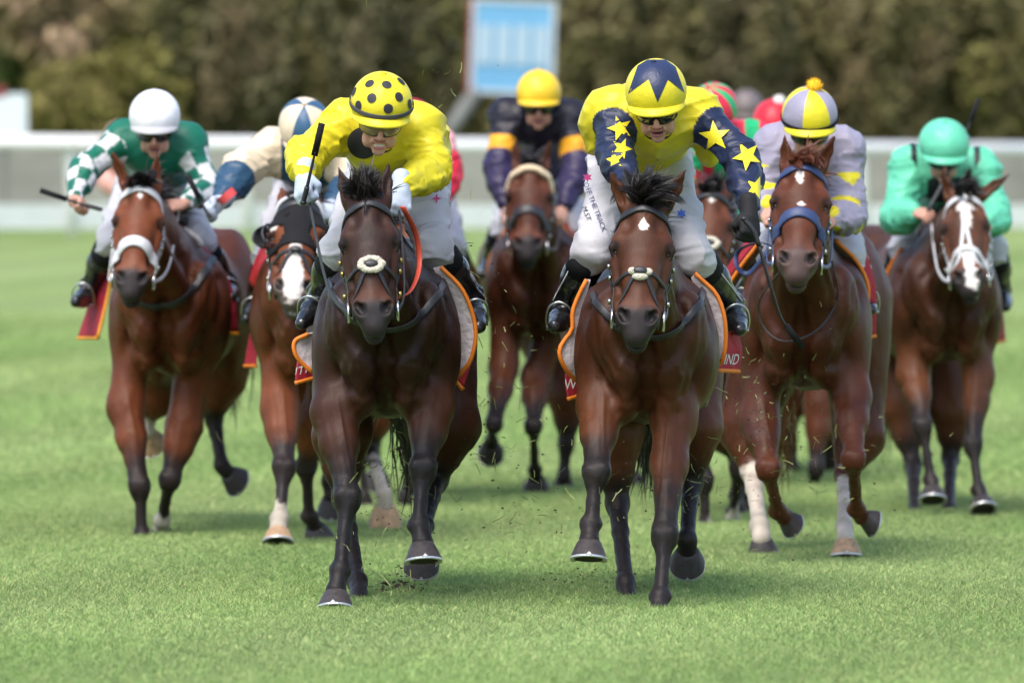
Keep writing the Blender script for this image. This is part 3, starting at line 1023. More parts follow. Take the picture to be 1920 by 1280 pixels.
def tack(sp, sd, h, H, hs, B, root, PP, S):
    t = sp.get('tack', {})
    chest = sd.chest
    sm = M[t.get('strap', 'leather')]
    wd = t.get('w', .022)
    th = .005
    q = hs
    hh = lambda u, v, w: h(u, v, w)
    ribbon('browband', [hh(-.108, .135, -.10), hh(-.092, .085, -.04), hh(-.05, .068, .02), hh(0, .062, .03), hh(.05, .068, .02), hh(.092, .085, -.04), hh(.108, .135, -.10)],
           wd * t.get('bw', 1.25), .008 if not t.get('brow') else .022, sd, M[t['brow']] if t.get('brow') else sm, root)
    ribbon('headpiece', [hh(-.11, .14, -.10), hh(-.095, .05, -.11), hh(-.06, .0, -.09), hh(0, -.015, -.08), hh(.06, .0, -.09), hh(.095, .05, -.11), hh(.11, .14, -.10)], wd, th, sd, sm, root)
    bit = []
    for s in (-1, 1):
        bp_ = sd.snap(np.array([hh(s * .08, .475, -.105)]), .008)[0]
        bit.append(bp_)
        ribbon('cheekpiece', [hh(s * .108, .135, -.105), hh(s * .11, .22, -.115), hh(s * .105, .33, -.115), bp_], wd * .85, th, sd, sm, root)
        if t.get('double', True):
            ribbon('cheekpiece', [hh(s * .112, .14, -.125), hh(s * .112, .26, -.155), hh(s * .09, .37, -.13)], wd * .7, th * .8, sd, sm, root)
        ribbon('throatlatch', [hh(s * .108, .12, -.11), hh(s * .10, .20, -.23), hh(s * .03, .23, -.27)], wd * .7, th * .8, sd, sm, root)
        # ring, buckles
        mb = MB()
        rg = np.array([bp_ + np.array([s * .004, 0, 0]) + H[:, 1] * .036 * cos(a) + H[:, 2] * .036 * sin(a) for a in np.linspace(0, 2 * pi, 21)])
        mb.tube(rg, .0045, 6, caps=False)
        mb.build('bit_ring', M['metal'], root)
        for vv in (.25, .30, .40):
            c = sd.snap(np.array([hh(s * .11, vv, -.112)]), th + .004)[0]
            MB().box(c, (.012, .012, .022), H).build('buckle', M['brass' if t.get('brass') else 'metal'], root)
    nb = t.get('noseband', 'plain')
    if nb == 'plain' or nb == 'wide':
        k = 1.5 if nb == 'wide' else 1.0
        v0 = t.get('nv', .385)
        ribbon('noseband', [hh(-.085, v0 + .045, -.12), hh(-.075, v0 + .015, -.06), hh(-.045, v0 - .01, .0), hh(0, v0 - .02, .02), hh(.045, v0 - .01, .0), hh(.075, v0 + .015, -.06), hh(.085, v0 + .045, -.12)],
               wd * 1.25 * k, .009, sd, M[t['nosemat']] if t.get('nosemat') else sm, root)
    if nb == 'cross':
        for s in (-1, 1):
            ribbon('grackle_strap', [hh(s * .10, .35, -.11), hh(s * .07, .345, -.02), hh(0, .335, .02), hh(-s * .04, .385, .0), hh(-s * .066, .46, -.05), hh(-s * .055, .50, -.11)], wd * .75, .006, sd, sm, root)
        c = sd.snap(np.array([hh(0, .338, .02)]), .010)[0]
        if t.get('fleece', True):
            if t.get('fleece') == 'round':
                mb = MB(); r = np.random.default_rng(4)
                for i in range(22):
                    a = 2 * pi * i / 22
                    mb.ell(c + H[:, 0] * .036 * cos(a) * r.uniform(.9, 1.15) + H[:, 1] * .024 * sin(a) * r.uniform(.9, 1.15), r.uniform(.010, .015, 3), None, 8, 6)
                o_ = mb.build('sheepskin_pad', M['fleece'], root)
                rp = [c + H[:, 0] * .040 * cos(a) + H[:, 1] * .027 * sin(a) for a in r.uniform(0, 2 * pi, 420)]
                strands('fleece_tuft', rp, [unit(p - c) + H[:, 2] * .7 for p in rp], (0, 0, 0), .012, .006, M['fleece'], o_, segs=2, seed=2, spread=.7)
            else:
                mb = MB()
                for s, v in ((-.03, .0), (.03, .0), (0, .022)):
                    mb.ell(c + H[:, 0] * s + H[:, 1] * v - H[:, 2] * .004, (.016 if s else .030, .012, .014), None, 10, 8)
                mb.build('sheepskin_pad', M['fleece'], root)
        MB().ell(c + H[:, 2] * .008, np.array((.026, .015, .007)), H, 14, 8).build('noseband_boss', sm, root)
    if t.get('centre'):
        for s in (-1, 1):
            ribbon('centre_strap', [hh(s * .004, .0, .0), hh(s * .004, .1, .02), hh(s * .008, .25, .02), hh(s * .03, .40, .0), hh(s * .06, .47, -.05)], wd * .8, .006, sd, sm, root)
    if t.get('hood'):
        hood(sp, sd, h, H, root)
    # breastplate and girth strap
    if t.get('breast', True):
        bw = t.get('bwid', .045) * .72
        bz = t.get('bz', .98)
        bl = spline([B(-.25, -1.0, bz + .26), B(-.19, -1.0, bz + .13), B(-.10, -1.0, bz + .03), B(0, -1.0, bz), B(.10, -1.0, bz + .03), B(.19, -1.0, bz + .13), B(.25, -1.0, bz + .26)], 8)
        bl = chest.shoot(bl, (0, 1, 0), .004, 2.2)
        for _ in range(6): bl[1:-1] = (bl[:-2] + 2 * bl[1:-1] + bl[2:]) / 4
        bl = sd.snap(bl, .003)
        strap_mesh('breastplate', bl, sd.normal(bl), bw, .006, M['leather'], root)
    # reins
    hands = sp.get('hands')
    if hands is not None:
        rm = M[t.get('rein', 'leather')]
        for s, hd in zip((-1, 1), hands):
            hd = at(hd[0], hd[1], sp['Y'] + hd[2])
            b0 = bit[0 if s < 0 else 1]
            mid = b0 * .5 + hd * .5 + np.array([s * .02, .02, -.06])
            m2 = b0 * .8 + hd * .2 + np.array([s * .02, .02, -.04])
            P = spline([b0, m2, mid, hd], 6)
            N = np.tile(np.array([[s * 1.0, -.5, .1]]), (len(P), 1))
            strap_mesh('rein', P, N, .017, .004, rm, root)

def hood(sp, sd, h, H, root):
    """racing blinkers: cloth hood with two leather cups"""
    # hood cloth: patch of rows laid on the head
    us = np.linspace(-1, 1, 25); vs = np.linspace(0, 1, 20)
    P = []
    for v in vs:
        for u in us:
            vv = .02 + v * (.275)
            a = u * 1.75
            w = .105 * (1 - .25 * v)
            P.append(h(w * sin(a) * 1.25, vv - .035 * cos(a * .9) * (1 - v) + .02 * abs(u), -.075 + .12 * cos(a)))
    P = sd.snap(np.array(P), .006)
    F = []
    k = len(us)
    for i in range(len(vs) - 1):
        for j in range(k - 1):
            # eye holes
            c = (np.array(P[i * k + j]) + P[(i + 1) * k + j + 1]) / 2
            lc = (c - sd.poll) @ H
            if abs(np.hypot(abs(lc[0]) - .098, (lc[1] - .205))) < .042 and lc[2] > -.12: continue
            F.append((i * k + j, i * k + j + 1, (i + 1) * k + j + 1, (i + 1) * k + j))
    o = make('blinker_hood', P, F, M['gaiter'], root)
    md = o.modifiers.new('thickness', 'SOLIDIFY'); md.thickness = .003; md.offset = 1
    ribbon('hood_edge', [h(-.11, .10, -.09), h(-.085, .03, -.02), h(-.04, -.005, .02), h(0, -.015, .03), h(.04, -.005, .02), h(.085, .03, -.02), h(.11, .10, -.09)], .024, .012, sd, M['white_strap'], root)
    for s in (-1, 1):
        V = []; F = []; nu, nv = 18, 6
        c = h(s * .104, .205, -.062)
        for i in range(nv + 1):
            t = i / nv
            for j in range(nu + 1):
                a = -pi * .72 + 2 * pi * .72 * j / nu
                # outer-back half of the ring bulges outward
                r = .052 * (1 + .15 * sin(t * pi))
                back = max(0.0, cos(a)) ** .8
                u = s * (.012 + .066 * t * back)
                V.append(c + H[:, 1] * r * sin(a) * 1.0 + H[:, 2] * (-r * cos(a) * (1 - .5 * t) + .018 * t) + H[:, 0] * u)
        for i in range(nv):
            for j in range(nu):
                a = i * (nu + 1) + j
                F.append((a, a + 1, a + nu + 2, a + nu + 1))
        o = make('blinker_cup', np.array(V), F, M['leather'], root)
        md = o.modifiers.new('thickness', 'SOLIDIFY'); md.thickness = .004
        rg = np.array([h(s * .098, .205, -.055) + H[:, 1] * .050 * sin(a) + H[:, 0] * .036 * cos(a) + H[:, 2] * (.014 - s * .5 * .036 * cos(a) * s) for a in np.linspace(0, 2 * pi, 25)])
        MB().tube(rg, .006, 6, caps=False).build('cup_rim', M['leather'], root)

# ------------------------------------------------------------ rider
def fist(sd, wrist, d, g, n, k=.006, inf=0.0, s=1.0, openess=0.0):
    """palm, four unequal curled fingers and a thumb; d = forearm direction, g = along the knuckles (index side +), n = palm side"""
    d = unit(d); g = unit(g - (g @ d) * d); n = unit(n - (n @ d) * d - (n @ g) * g)
    R = np.stack([g, d, n], 1)
    sd.ell(wrist + d * .045 * s, np.array((.040, .048, .021)) * s + inf, R, .012)
    ln = (.92, 1.05, 1.0, .82)
    for i in range(4):
        a = wrist + d * .082 * s + g * (.029 - .0195 * i) * s
        L = ln[i] * s
        if openess < .5:
            b = a + (d * .55 + n * .80) * .032 * L
            c = b + (-d * .45 + n * .75) * .024 * L
            e = c + (-d * .95 - n * .25) * .020 * L
        else:
            b = a + (d * .92 + n * .35) * .038 * L
            c = b + (d * .8 + n * .6) * .025 * L
            e = c + (d * .6 + n * .7) * .018 * L
        r = .0098 * s + inf
        sd.cap(a - d * .02, a, r, r, k); sd.cap(a, b, r * 1.04, r, k); sd.cap(b, c, r, r * .92, k); sd.cap(c, e, r * .92, r * .82, k)
    t0 = wrist + d * .028 * s + g * .034 * s + n * .008
    t1 = t0 + (d * .55 + g * .35 + n * .55) * .036 * s
    t2 = t1 + (d * .45 - g * .45 + n * .55) * .028 * s
    sd.cap(t0, t1, .0135 * s + inf, .0115 * s + inf, k); sd.cap(t1, t2, .0115 * s + inf, .0095 * s + inf, k)

def dome(name, c, R, rad, m, parent, lo=-.12, front=-.02, n=64, rows=24, colf=None, mats=None, off=0.0, a0=0, a1=2 * pi):
    """cap shell; R columns = lateral, up, forward"""
    V = []; F = []; mi = []
    full = abs(a1 - a0 - 2 * pi) < 1e-6
    for i in range(rows + 1):
        for j in range(n if full else n + 1):
            a = a0 + (a1 - a0) * j / n
            end = pi / 2 + .42 - .30 * max(0, cos(a))      # back lower than the front
            e = end * (i / rows) ** .95
            V.append(c + R @ (np.array([sin(e) * sin(a), cos(e), sin(e) * cos(a)]) * (np.asarray(rad) + off)))
    k = n if full else n + 1
    for i in range(rows):
        for j in range(n):
            j2 = (j + 1) % k if full else j + 1
            F.append((i * k + j, (i + 1) * k + j, (i + 1) * k + j2, i * k + j2))
            if colf:
                mi.append(colf(a0 + (a1 - a0) * (j + .5) / n, (i + .5) / rows))
    return make(name, np.array(V), np.array(F), m, parent, True, mats=mats, midx=mi if colf else None)

def jockey(sp):
    Y0 = sp['Y']; hr = sp.get('res', .011); hf = sp.get('hres', .0052)
    def P(p): return at(p[0], p[1], Y0 + p[2])
    HC = P(sp['head'])
    pit = radians(sp.get('pitch', 35)); yw = radians(sp.get('yaw', 0)); rl = radians(sp.get('roll', 0))
    f = np.array([sin(yw) * cos(pit), -cos(yw) * cos(pit), -sin(pit)])
    r = unit(np.array([cos(yw), sin(yw), 0])); u = np.cross(f, r) * -1
    if u[2] < 0: u = -u
    r, u = r * cos(rl) + u * sin(rl), u * cos(rl) - r * sin(rl)
    R = np.stack([r, u, f], 1)
    hd = lambda a, b, c: HC + R @ np.array([a, b, c])
    sh = [P(p) for p in sp['shoulders']]; el = [P(p) for p in sp['elbows']]; ha = [P(p) for p in sp['hands']]
    hip = P(sp['hips']); kn = [P(p) for p in sp['knees']]; an = [P(p) for p in sp['ankles']]; to = [P(p) for p in sp['toes']]
    mid = (sh[0] + sh[1]) / 2
    root = empty('person', (hip[0], hip[1], hip[2]), sp['label'], 'person', 'jockeys riding in the race')
    ax = unit(sh[1] - sh[0])
    back = mid * .5 + hip * .5 + np.array([0, 0, .04])
    # ---- whole body under the clothes
    b = Solid()
    b.ell(hd(0, .0, 0), (.074, .095, .090), R, .02)
    b.ell(hd(0, -.075, .030), (.060, .085, .058), R, .03)
    fc = sp.get('face', True)
    if fc:
        for q in (-1, 1):
            b.ell(hd(q * .040, -.072, .062), (.022, .020, .020), R, .02)
            b.ell(hd(q * .030, -.040, .088), (.022, .010, .010), R, .015)
            b.ell(hd(q * .074, -.050, .0), (.010, .026, .016), R, .008)
            b.ell(hd(q * .030, -.056, .090), (.014, .010, .010), R, .008, True)
            b.ell(hd(q * .045, -.125, .035), (.018, .025, .028), R, .025)
            b.cap(hd(q * .020, -.088, .096), hd(q * .030, -.115, .078), .004, .004, .012)
        b.cap(hd(0, -.040, .094), hd(0, -.082, .114), .008, .012, .012)
        for q in (-1, 1):
            b.ell(hd(q * .011, -.088, .104), (.008, .007, .009), R, .008)
            b.ell(hd(q * .006, -.097, .108), (.004, .004, .003), R, .003, True)
        b.ell(hd(0, -.112, .086), (.025, .0065, .013), R, .010)
        b.ell(hd(0, -.132, .081), (.022, .007, .012), R, .010)
        b.ell(hd(0, -.122, .094), (.023, .0058 * sp.get('mouth', 1), .014), R, .004, True)
        b.ell(hd(0, -.155, .066), (.024, .018, .020), R, .02)
    neck = mid + np.array([0, .0, .02])
    b.cap(hd(0, -.08, -.035), neck, .056, .068, .03)
    def torso(s, inf, k=.05):
        s.cap(mid + np.array([0, .03, -.035]), back, .118 + inf, .125 + inf, k, ax, 1.22)
        s.cap(back, hip, .125 + inf, .13 + inf, k, ax, 1.15)
        for i in (0, 1): s.cap(neck + np.array([0, .02, -.02]), sh[i], .05 + inf, .058 + inf, k)
        s.cap(sh[0], sh[1], .062 + inf, .062 + inf, k)
    torso(b, 0)
    for i in (0, 1):
        b.chain([sh[i], el[i]], [.052, .040], .03); b.chain([el[i], ha[i]], [.040, .026], .02)
        hq = hip + ax * (.085 if i else -.085) + np.array([0, 0, -.03])
        b.cap(hip, hq, .10, .09, .03); b.cap(hq, kn[i], .085, .052, .04); b.cap(kn[i], an[i], .056, .038, .03); b.cap(an[i], an[i] * .45 + to[i] * .55 + np.array([0, 0, -.018]), .030, .020, .01)
    hi = sp.get('hand', [{}, {}])
    hpar = []
    for i, q in ((0, -1), (1, 1)):
        o = hi[i]
        d = unit(o.get('d', unit(ha[i] - el[i])))
        g = unit(o.get('g', (-q, 0, .45))); n = unit(o.get('n', (0, .1, -1)))
        hpar.append((ha[i], d, g, n, o.get('open', 0)))
        fist(b, ha[i], d, g, n, openess=o.get('open', 0))
    fine = []
    if hf < hr:
        lo = HC - .16; h2 = HC + .16
        fine = [(0, lo[0], h2[0], hf), (1, lo[1], h2[1], hf), (2, lo[2] - .06, h2[2], hf)]
        for i in (0, 1):
            w = ha[i] + hpar[i][1] * .05
            for a in range(3): fine.append((a, w[a] - .07, w[a] + .07, hf * 1.15))
    V, F = b.mesh(hr, fine)
    N = vnormals(V, F)
    q = (V - HC) @ R
    C = np.tile(np.array(sp.get('skin', (.56, .30, .22))), (len(V), 1)) * (.9 + .2 * vnoise(V, 18, 2))[:, None]
    def bl(c, k):
        nonlocal C
        C = C * (1 - k[:, None]) + np.asarray(c) * k[:, None]
    onf = (q[:, 2] > .02)
    red = sstep(.035, .0, np.linalg.norm(q - [0, -.085, .11], axis=1)) + sstep(.03, .0, np.linalg.norm(np.abs(q) - [.04, .08, .07], axis=1))
    bl((.52, .19, .15), np.clip(red, 0, 1) * .5)
    lips = (np.abs(q[:, 1] + .122) < .018) & (np.abs(q[:, 0]) < .026) & (q[:, 2] > .075)
    bl((.40, .13, .12), lips * .8)
    mo = (np.abs(q[:, 1] + .122) < .0065) & (np.abs(q[:, 0]) < .021) & (q[:, 2] > .07)
    bl((.7, .62, .5) if sp.get('teeth') else (.06, .02, .02), mo * .9)
    st = (q[:, 1] < -.105) & onf & ~lips
    bl((.36, .22, .17), st * .25)
    make('body', V, F, M['skin'], root, cols=np.clip(C, 0, 1))
    # ---- shirt
    s = Solid()
    sl = sp.get('sleeve', .066)
    torso(s, .019, .06)
    for i in (0, 1):
        cuff = el[i] + (ha[i] - el[i]) * sp.get('cuff', (.90, .90))[i]
        s.cap(sh[i], el[i], sl * 1.08, sl * .98, .05)
        s.cap(el[i], cuff, sl * .98, sl * .62, .04)
        s.ell(el[i] * .65 + cuff * .35 + np.array([0, 0, -.012]), (sl * .95,) * 3, None, .04)
    for bx, by, bd, br in sp.get('billow', []): s.ell(at(bx, by, Y0 + bd), br, None, .06)
    # open the neck so the head comes out of a collar
    V, F = s.mesh(sp.get('sres', .0075))
    N = vnormals(V, F)
    info = {}
    dd = np.full(len(V), 9.0); part = np.zeros(len(V), int); sv = np.zeros(len(V)); ang = np.zeros(len(V))
    for i in (0, 1):
        for j, (a, c) in enumerate(((sh[i], el[i]), (el[i], ha[i]))):
            ba = c - a; t = np.clip(((V - a) @ ba) / (ba @ ba), 0, 1)
            w = V - a - t[:, None] * ba
            d = np.linalg.norm(w, axis=1)
            m = (d < dd) & (d < sl * 1.3)
            if j == 0: m &= (t > .02)
            dd[m] = d[m]; part[m] = i + 1; sv[m] = j + t[m]
            e1 = unit(np.cross(ba, (0, 0, 1))); e2 = np.cross(unit(ba), e1)
            ang[m] = np.arctan2(w[m] @ e2, w[m] @ e1)
    # folds: run round the sleeves, hang loose on the back
    def ridged(P_, sc, seed, pw=3):
        return (1 - np.abs(2 * vnoise(P_, sc, seed) - 1)) ** pw
    warp = np.stack([vnoise(V, 5, 31), vnoise(V, 5, 32), vnoise(V, 5, 33)], 1) * .12
    limb = np.stack([sv * 1.9 + .25 * np.sin(ang) + warp[:, 0] * 4, ang * .35, part * 7.0], 1)
    W_ = V + warp
    f1 = ridged(limb, 1.9, 51) + .5 * ridged(limb, 4.3, 52)
    f2 = ridged(W_ @ np.array([[.8, .3, .5], [0, .5, 0], [.6, 0, -.8]]), (5, 4, 13), 53) + .4 * ridged(W_, (14, 9, 20), 54)
    k_ = np.where(part > 0, 1.0, 0.0)
    fold = f1 * k_ + f2 * (1 - k_) - .4
    V2 = V + N * (fold * sp.get('fold', .013))[:, None]
    col = sp['silk'](V, part, sv, ang, (V - mid), q=(V - HC) @ R)
    col = col * (.96 + .08 * vnoise(V, 16, 6))[:, None]
    shirt = make('shirt', V2, F, M['silk'], root, cols=np.clip(col, 0, 1))
    # ---- breeches
    w = Solid()
    w.cap(hip + np.array([0, -.05, -.01]), hip + np.array([0, .04, -.02]), .150, .145, .05, ax, 1.15)
    for i in (0, 1):
        hp = hip + ax * (.085 if i else -.085) + np.array([0, 0, -.03])
        w.cap(hp, hp * .45 + kn[i] * .55, .118, sp.get('thigh', .088), .05)
        w.cap(hp * .45 + kn[i] * .55, kn[i], sp.get('thigh', .088), .072, .04)
        w.cap(kn[i], kn[i] * .68 + an[i] * .32, .072, .056, .03)
    V, F = w.mesh(sp.get('sres', .009)); N = vnormals(V, F)
    ph = vnoise(V, 10, 12) * 8
    wv = V + np.stack([ph, ph * .7, ph * .4], 1) * .02
    V = V + N * (((1 - np.abs(2 * vnoise(wv, (7, 7, 20), 61) - 1)) ** 3 - .3) * .015)[:, None]
    bc = np.tile(np.array(sp.get('breeches', (.54, .53, .57))), (len(V), 1)) * (.94 + .1 * vnoise(V, 12, 8))[:, None]
    make('breeches', V, F, M['breeches'], root, cols=bc)
    # ---- boots
    for i, q_ in ((0, -1), (1, 1)):
        t = Solid()
        top = kn[i] * .80 + an[i] * .20
        d = an[i] - top
        t.cap(top, top + d * .35, .066, .064, .02); t.cap(top + d * .35, an[i], .064, .043, .03)
        t.ell(an[i], (.046, .050, .05), None, .03)
        fd = unit(to[i] - an[i])
        heel = an[i] - fd * .045 + np.array([0, .0, -.035])
        t.cap(heel, an[i] + (to[i] - an[i]) * .45 + np.array([0, 0, -.02]), .034, .042, .025)
        t.cap(an[i] + (to[i] - an[i]) * .45 + np.array([0, 0, -.02]), to[i], .045, .027, .02)
        V, F = t.mesh(.009); N = vnormals(V, F)
        cr = np.exp(-((V - an[i]) ** 2).sum(1) / .008)
        V = V + N * ((np.sin((V[:, 2] + V[:, 1] * .6) * 150 + vnoise(V, 14, 5) * 7) * .005 * cr) + (vnoise(V, 26, 4) - .5) * .006)[:, None]
        bo = make('boot', V, F, M[sp.get('boot', 'boot')], root)
        if sp.get('gaiter', True):
            MB().tube(np.array([top - d * .12, top + d * .02, top + d * .20]), [.071, .073, .0705], 18).build('boot_top', M['gaiter'], bo)
        if sp.get('piping'):
            P_ = t.shoot(np.array([top + d * x + np.array([q_ * .052, -.2, 0]) for x in np.linspace(.05, .9, 12)]), (0, 1, 0), .001, .5)
            MB().tube(P_, .003, 5).build('boot_piping', M['white_print'], bo)
        if sp.get('stirrup', True):
            c = an[i] * .5 + to[i] * .5 + np.array([0, .0, .0])
            sx = unit(np.cross(fd, (0, 0, 1)))
            upv = np.cross(sx, fd)
            arc = [c - upv * .046 + sx * .050, c - upv * .01 + sx * .052, c + upv * .035 + sx * .038, c + upv * .055, c + upv * .035 - sx * .038, c - upv * .01 - sx * .052, c - upv * .046 - sx * .050]
            mb = MB().tube(spline(arc, 4), .0045, 6)
            mb.box(c - upv * .050, (.104, .030, .008), np.stack([sx, fd, upv], 1))
            mb.build('stirrup', M['stirrup'], root)
    # ---- gloves
    if sp.get('glove') is not None:
        gm = clothmat('glove_cloth', sp['glove'], .75)
        for i in sp.get('gloved', (0, 1)):
            g = Solid()
            wv, d, gg, n, op = hpar[i]
            fist(g, wv, d, gg, n, inf=.0028, openess=op)
            g.cap(wv - d * .045, wv + d * .02, .036, .033, .015)
            V, F = g.mesh(.006 if hf < .006 else .009)
            make('glove', V, F, gm, root)
    # ---- helmet
    hm = sp['helmet']
    rad = np.array(hm.get('rad', (.117, .118, .138)))
    hc = hd(0, .012, -.004)
    o = dome('helmet', hc, R, rad, hm['mats'][0] if not hm.get('colf') else None, root, colf=hm.get('colf'), mats=hm['mats'] if hm.get('colf') else None)
    # peak, rim band, button
    def rim(a, e_, off):
        return hc + R @ (np.array([sin(e_) * sin(a), cos(e_), sin(e_) * cos(a)]) * (rad + off))
    if hm.get('band') is not None:
        P_ = np.array([rim(a, pi / 2 + hm.get('band_e', .0) - .0 * cos(a), .003) for a in np.linspace(-pi, pi, 73)])
        Nn = P_ - hc; Nn /= np.linalg.norm(Nn, axis=1)[:, None]
        strap_mesh('helmet_band', P_, Nn, .018, .003, hm['band'], o)
    V = []; F = []
    na, nb = 24, 5
    for i in range(nb + 1):
        t = i / nb
        for j in range(na + 1):
            a = -1.15 + 2.3 * j / na
            ext = .032 * cos(a / 1.15 * pi / 2) ** .8
            base = rim(a, pi / 2 + .42 - .30 * max(0, cos(a)) - .03, .002)
            outd = R @ unit(np.array([sin(a) * .8, -.42, cos(a)]))
            V.append(base + outd * ext * t - R[:, 1] * .010 * t * t)
    for i in range(nb):
        for j in range(na):
            a = i * (na + 1) + j
            F.append((a, a + 1, a + na + 2, a + na + 1))
    pk = make('helmet_peak', np.array(V), F, hm.get('peak', hm['mats'][0]), o)
    md = pk.modifiers.new('thickness', 'SOLIDIFY'); md.thickness = .004
    if hm.get('pom'):
        pc = hc + R @ np.array([0, rad[1] + .022, -.02])
        pc = at(*hm['pom_at'], pc[1]) if hm.get('pom_at') else pc
        pm = hm['pom']
        po = MB().ell(pc, (.030,) * 3, None, 16, 10).build('pompom', pm, o)
        rr = np.random.default_rng(3); dr = rr.normal(0, 1, (420, 3)); dr /= np.linalg.norm(dr, axis=1)[:, None]
        strands('pompom_yarn', pc + dr * .024, dr, (0, 0, 0), .016, .004, pm, po, segs=2, seed=4, spread=.2)
    else:
        MB().ell(hc + R @ np.array([0, rad[1] + .001, 0]), (.011, .011, .006), R, 10, 6).build('helmet_button', hm.get('button', hm['mats'][0]), o)
    # chin strap
    for q_ in (-1, 1):
        P_ = b.snap(np.array([hd(q_ * .080, -.03, .01), hd(q_ * .072, -.09, .025), hd(q_ * .045, -.145, .04), hd(0, -.175, .045)]), .003)
        strap_mesh('chin_strap', spline(P_, 4), b.normal(spline(P_, 4)), .013, .002, M['leather'], o)
    # goggles
    if sp.get('goggles', True):
        gmats = sp.get('lens', M['lens'])
        V = []; F = []; na, nb = 28, 8
        for i in range(nb + 1):
            t = i / nb
            for j in range(na + 1):
                a = -1.2 + 2.4 * j / na
                top = -.020; bot = -.080 + .024 * math.exp(-(a / .16) ** 2)
                y = top + (bot - top) * t
                bul = .006 * sin(pi * t)
                V.append(hd((.079 + bul) * sin(a), y, -.002 + (.110 + bul) * cos(a)))
        for i in range(nb):
            for j in range(na):
                a = i * (na + 1) + j
                F.append((a, a + 1, a + na + 2, a + na + 1))
        V = np.array(V)
        g = make('goggles', V, F, gmats, root)
        md = g.modifiers.new('thickness', 'SOLIDIFY'); md.thickness = .002
        k = na + 1
        edge = list(range(0, k)) + [i * k + na for i in range(1, nb + 1)] + list(range(nb * k + na - 1, nb * k - 1, -1)) + [i * k for i in range(nb - 1, -1, -1)]
        MB().tube(V[edge], .0028, 6, caps=False).build('goggle_frame', M['leather'], g)
    sd = s
    return dict(root=root, shirt=s, shirt_obj=shirt, breeches=w, hd=hd, R=R, HC=HC, hc=hc, rad=rad, helmet=o, P=P, sh=sh, el=el, ha=ha, kn=kn, an=an, hip=hip, hpar=hpar, rim=rim)

def on_helmet(j, name, shape, a, e, m, rot=0.0):
    V2, F = shape
    V2, F = subdivide_long(V2, F, .012)
    c = j['rim'](a, e, 0); n = unit(c - j['hc'])
    up = j['R'][:, 1]; ux = unit(np.cross(up, n)); uy = np.cross(n, ux)
    V = []
    for x, y in V2:
        p = c + ux * (x * cos(rot) - y * sin(rot)) + uy * (x * sin(rot) + y * cos(rot))
        q = j['R'].T @ (p - j['hc']); q = q / np.linalg.norm(q / j['rad']); q = q * (1 + .0025 / .12)
        V.append(j['hc'] + j['R'] @ q)
    return make(name, np.array(V), F, m, j['helmet'], True)

def whip(Y, pts, label, flap=True):
    P = [at(p[0], p[1], Y + p[2]) for p in pts]
    c = P[0]
    root = empty('riding_whip', c, label, 'riding whip', 'riding whips')
    Q = spline(P, 10)
    n = len(Q)
    k = max(3, int(n * .36))
    MB().tube(Q[:k], .0100, 10).build('handle', M['leather'], root)
    MB().tube(Q[k - 1:], np.linspace(.0068, .0045, n - k + 1), 8).build('shaft', M['leather'], root)
    e = Q[-1]; d = unit(Q[-1] - Q[-3]); s = unit(np.cross(d, (0, 1, 0)))
    if flap:
        R = np.stack([s, np.cross(s, d), d], 1)
        MB().box(e + d * .05, (.025, .008, .13), R).build('flap', M['gaiter'], root)
    MB().ell(Q[0] - unit(Q[1] - Q[0]) * .004, (.013, .013, .010), None, 12, 8).build('knob', M['leather'], root)
    return root

def helmet_angles(j, px, py):
    """azimuth and polar angle on the cap where the photograph shows (px, py)"""
    o = np.array([0, 0, CAM_H]); d = unit(at(px, py, 30.0) - o)
    A = (j['R'].T @ (o - j['hc'])) / j['rad']; B_ = (j['R'].T @ d) / j['rad']
    a, b, c = B_ @ B_, 2 * A @ B_, A @ A - 1
    disc = max(0.0, b * b - 4 * a * c)
    q = A + B_ * (-b - disc ** .5) / (2 * a); q = q / np.linalg.norm(q)
    return math.atan2(q[0], q[2]), math.acos(max(-1, min(1, q[1])))

def helmet_patch(j, name, px, centre, m):
    """panel of a cap given by its outline in the photograph"""
    P = []
    n = len(px)
    for i in range(n):
        for t in np.linspace(0, 1, 6)[:-1]:
            P.append(np.array(px[i]) * (1 - t) + np.array(px[(i + 1) % n]) * t)
    P = np.array(P); c = np.array(centre, float)
    V = []; F = []; k = len(P); nr = 7
    for i in range(nr + 1):
        for p in P:
            a, e = helmet_angles(j, *(c + (p - c) * i / nr))
            V.append(j['rim'](a, e, .002))
    for i in range(nr):
        for q in range(k):
            F.append((i * k + q, i * k + (q + 1) % k, (i + 1) * k + (q + 1) % k, (i + 1) * k + q))
    return make(name, np.array(V), F, m, j['helmet'], True)

# ============================================================ SETTING
def ground_z(y):
    """the track is level under the horses, then banks up towards the rail"""
    y = np.asarray(y, float)
    t = np.clip((y - 44.0) / (106.0 - 44.0), 0, 1)
    return 1.27 * (t ** 1.25)

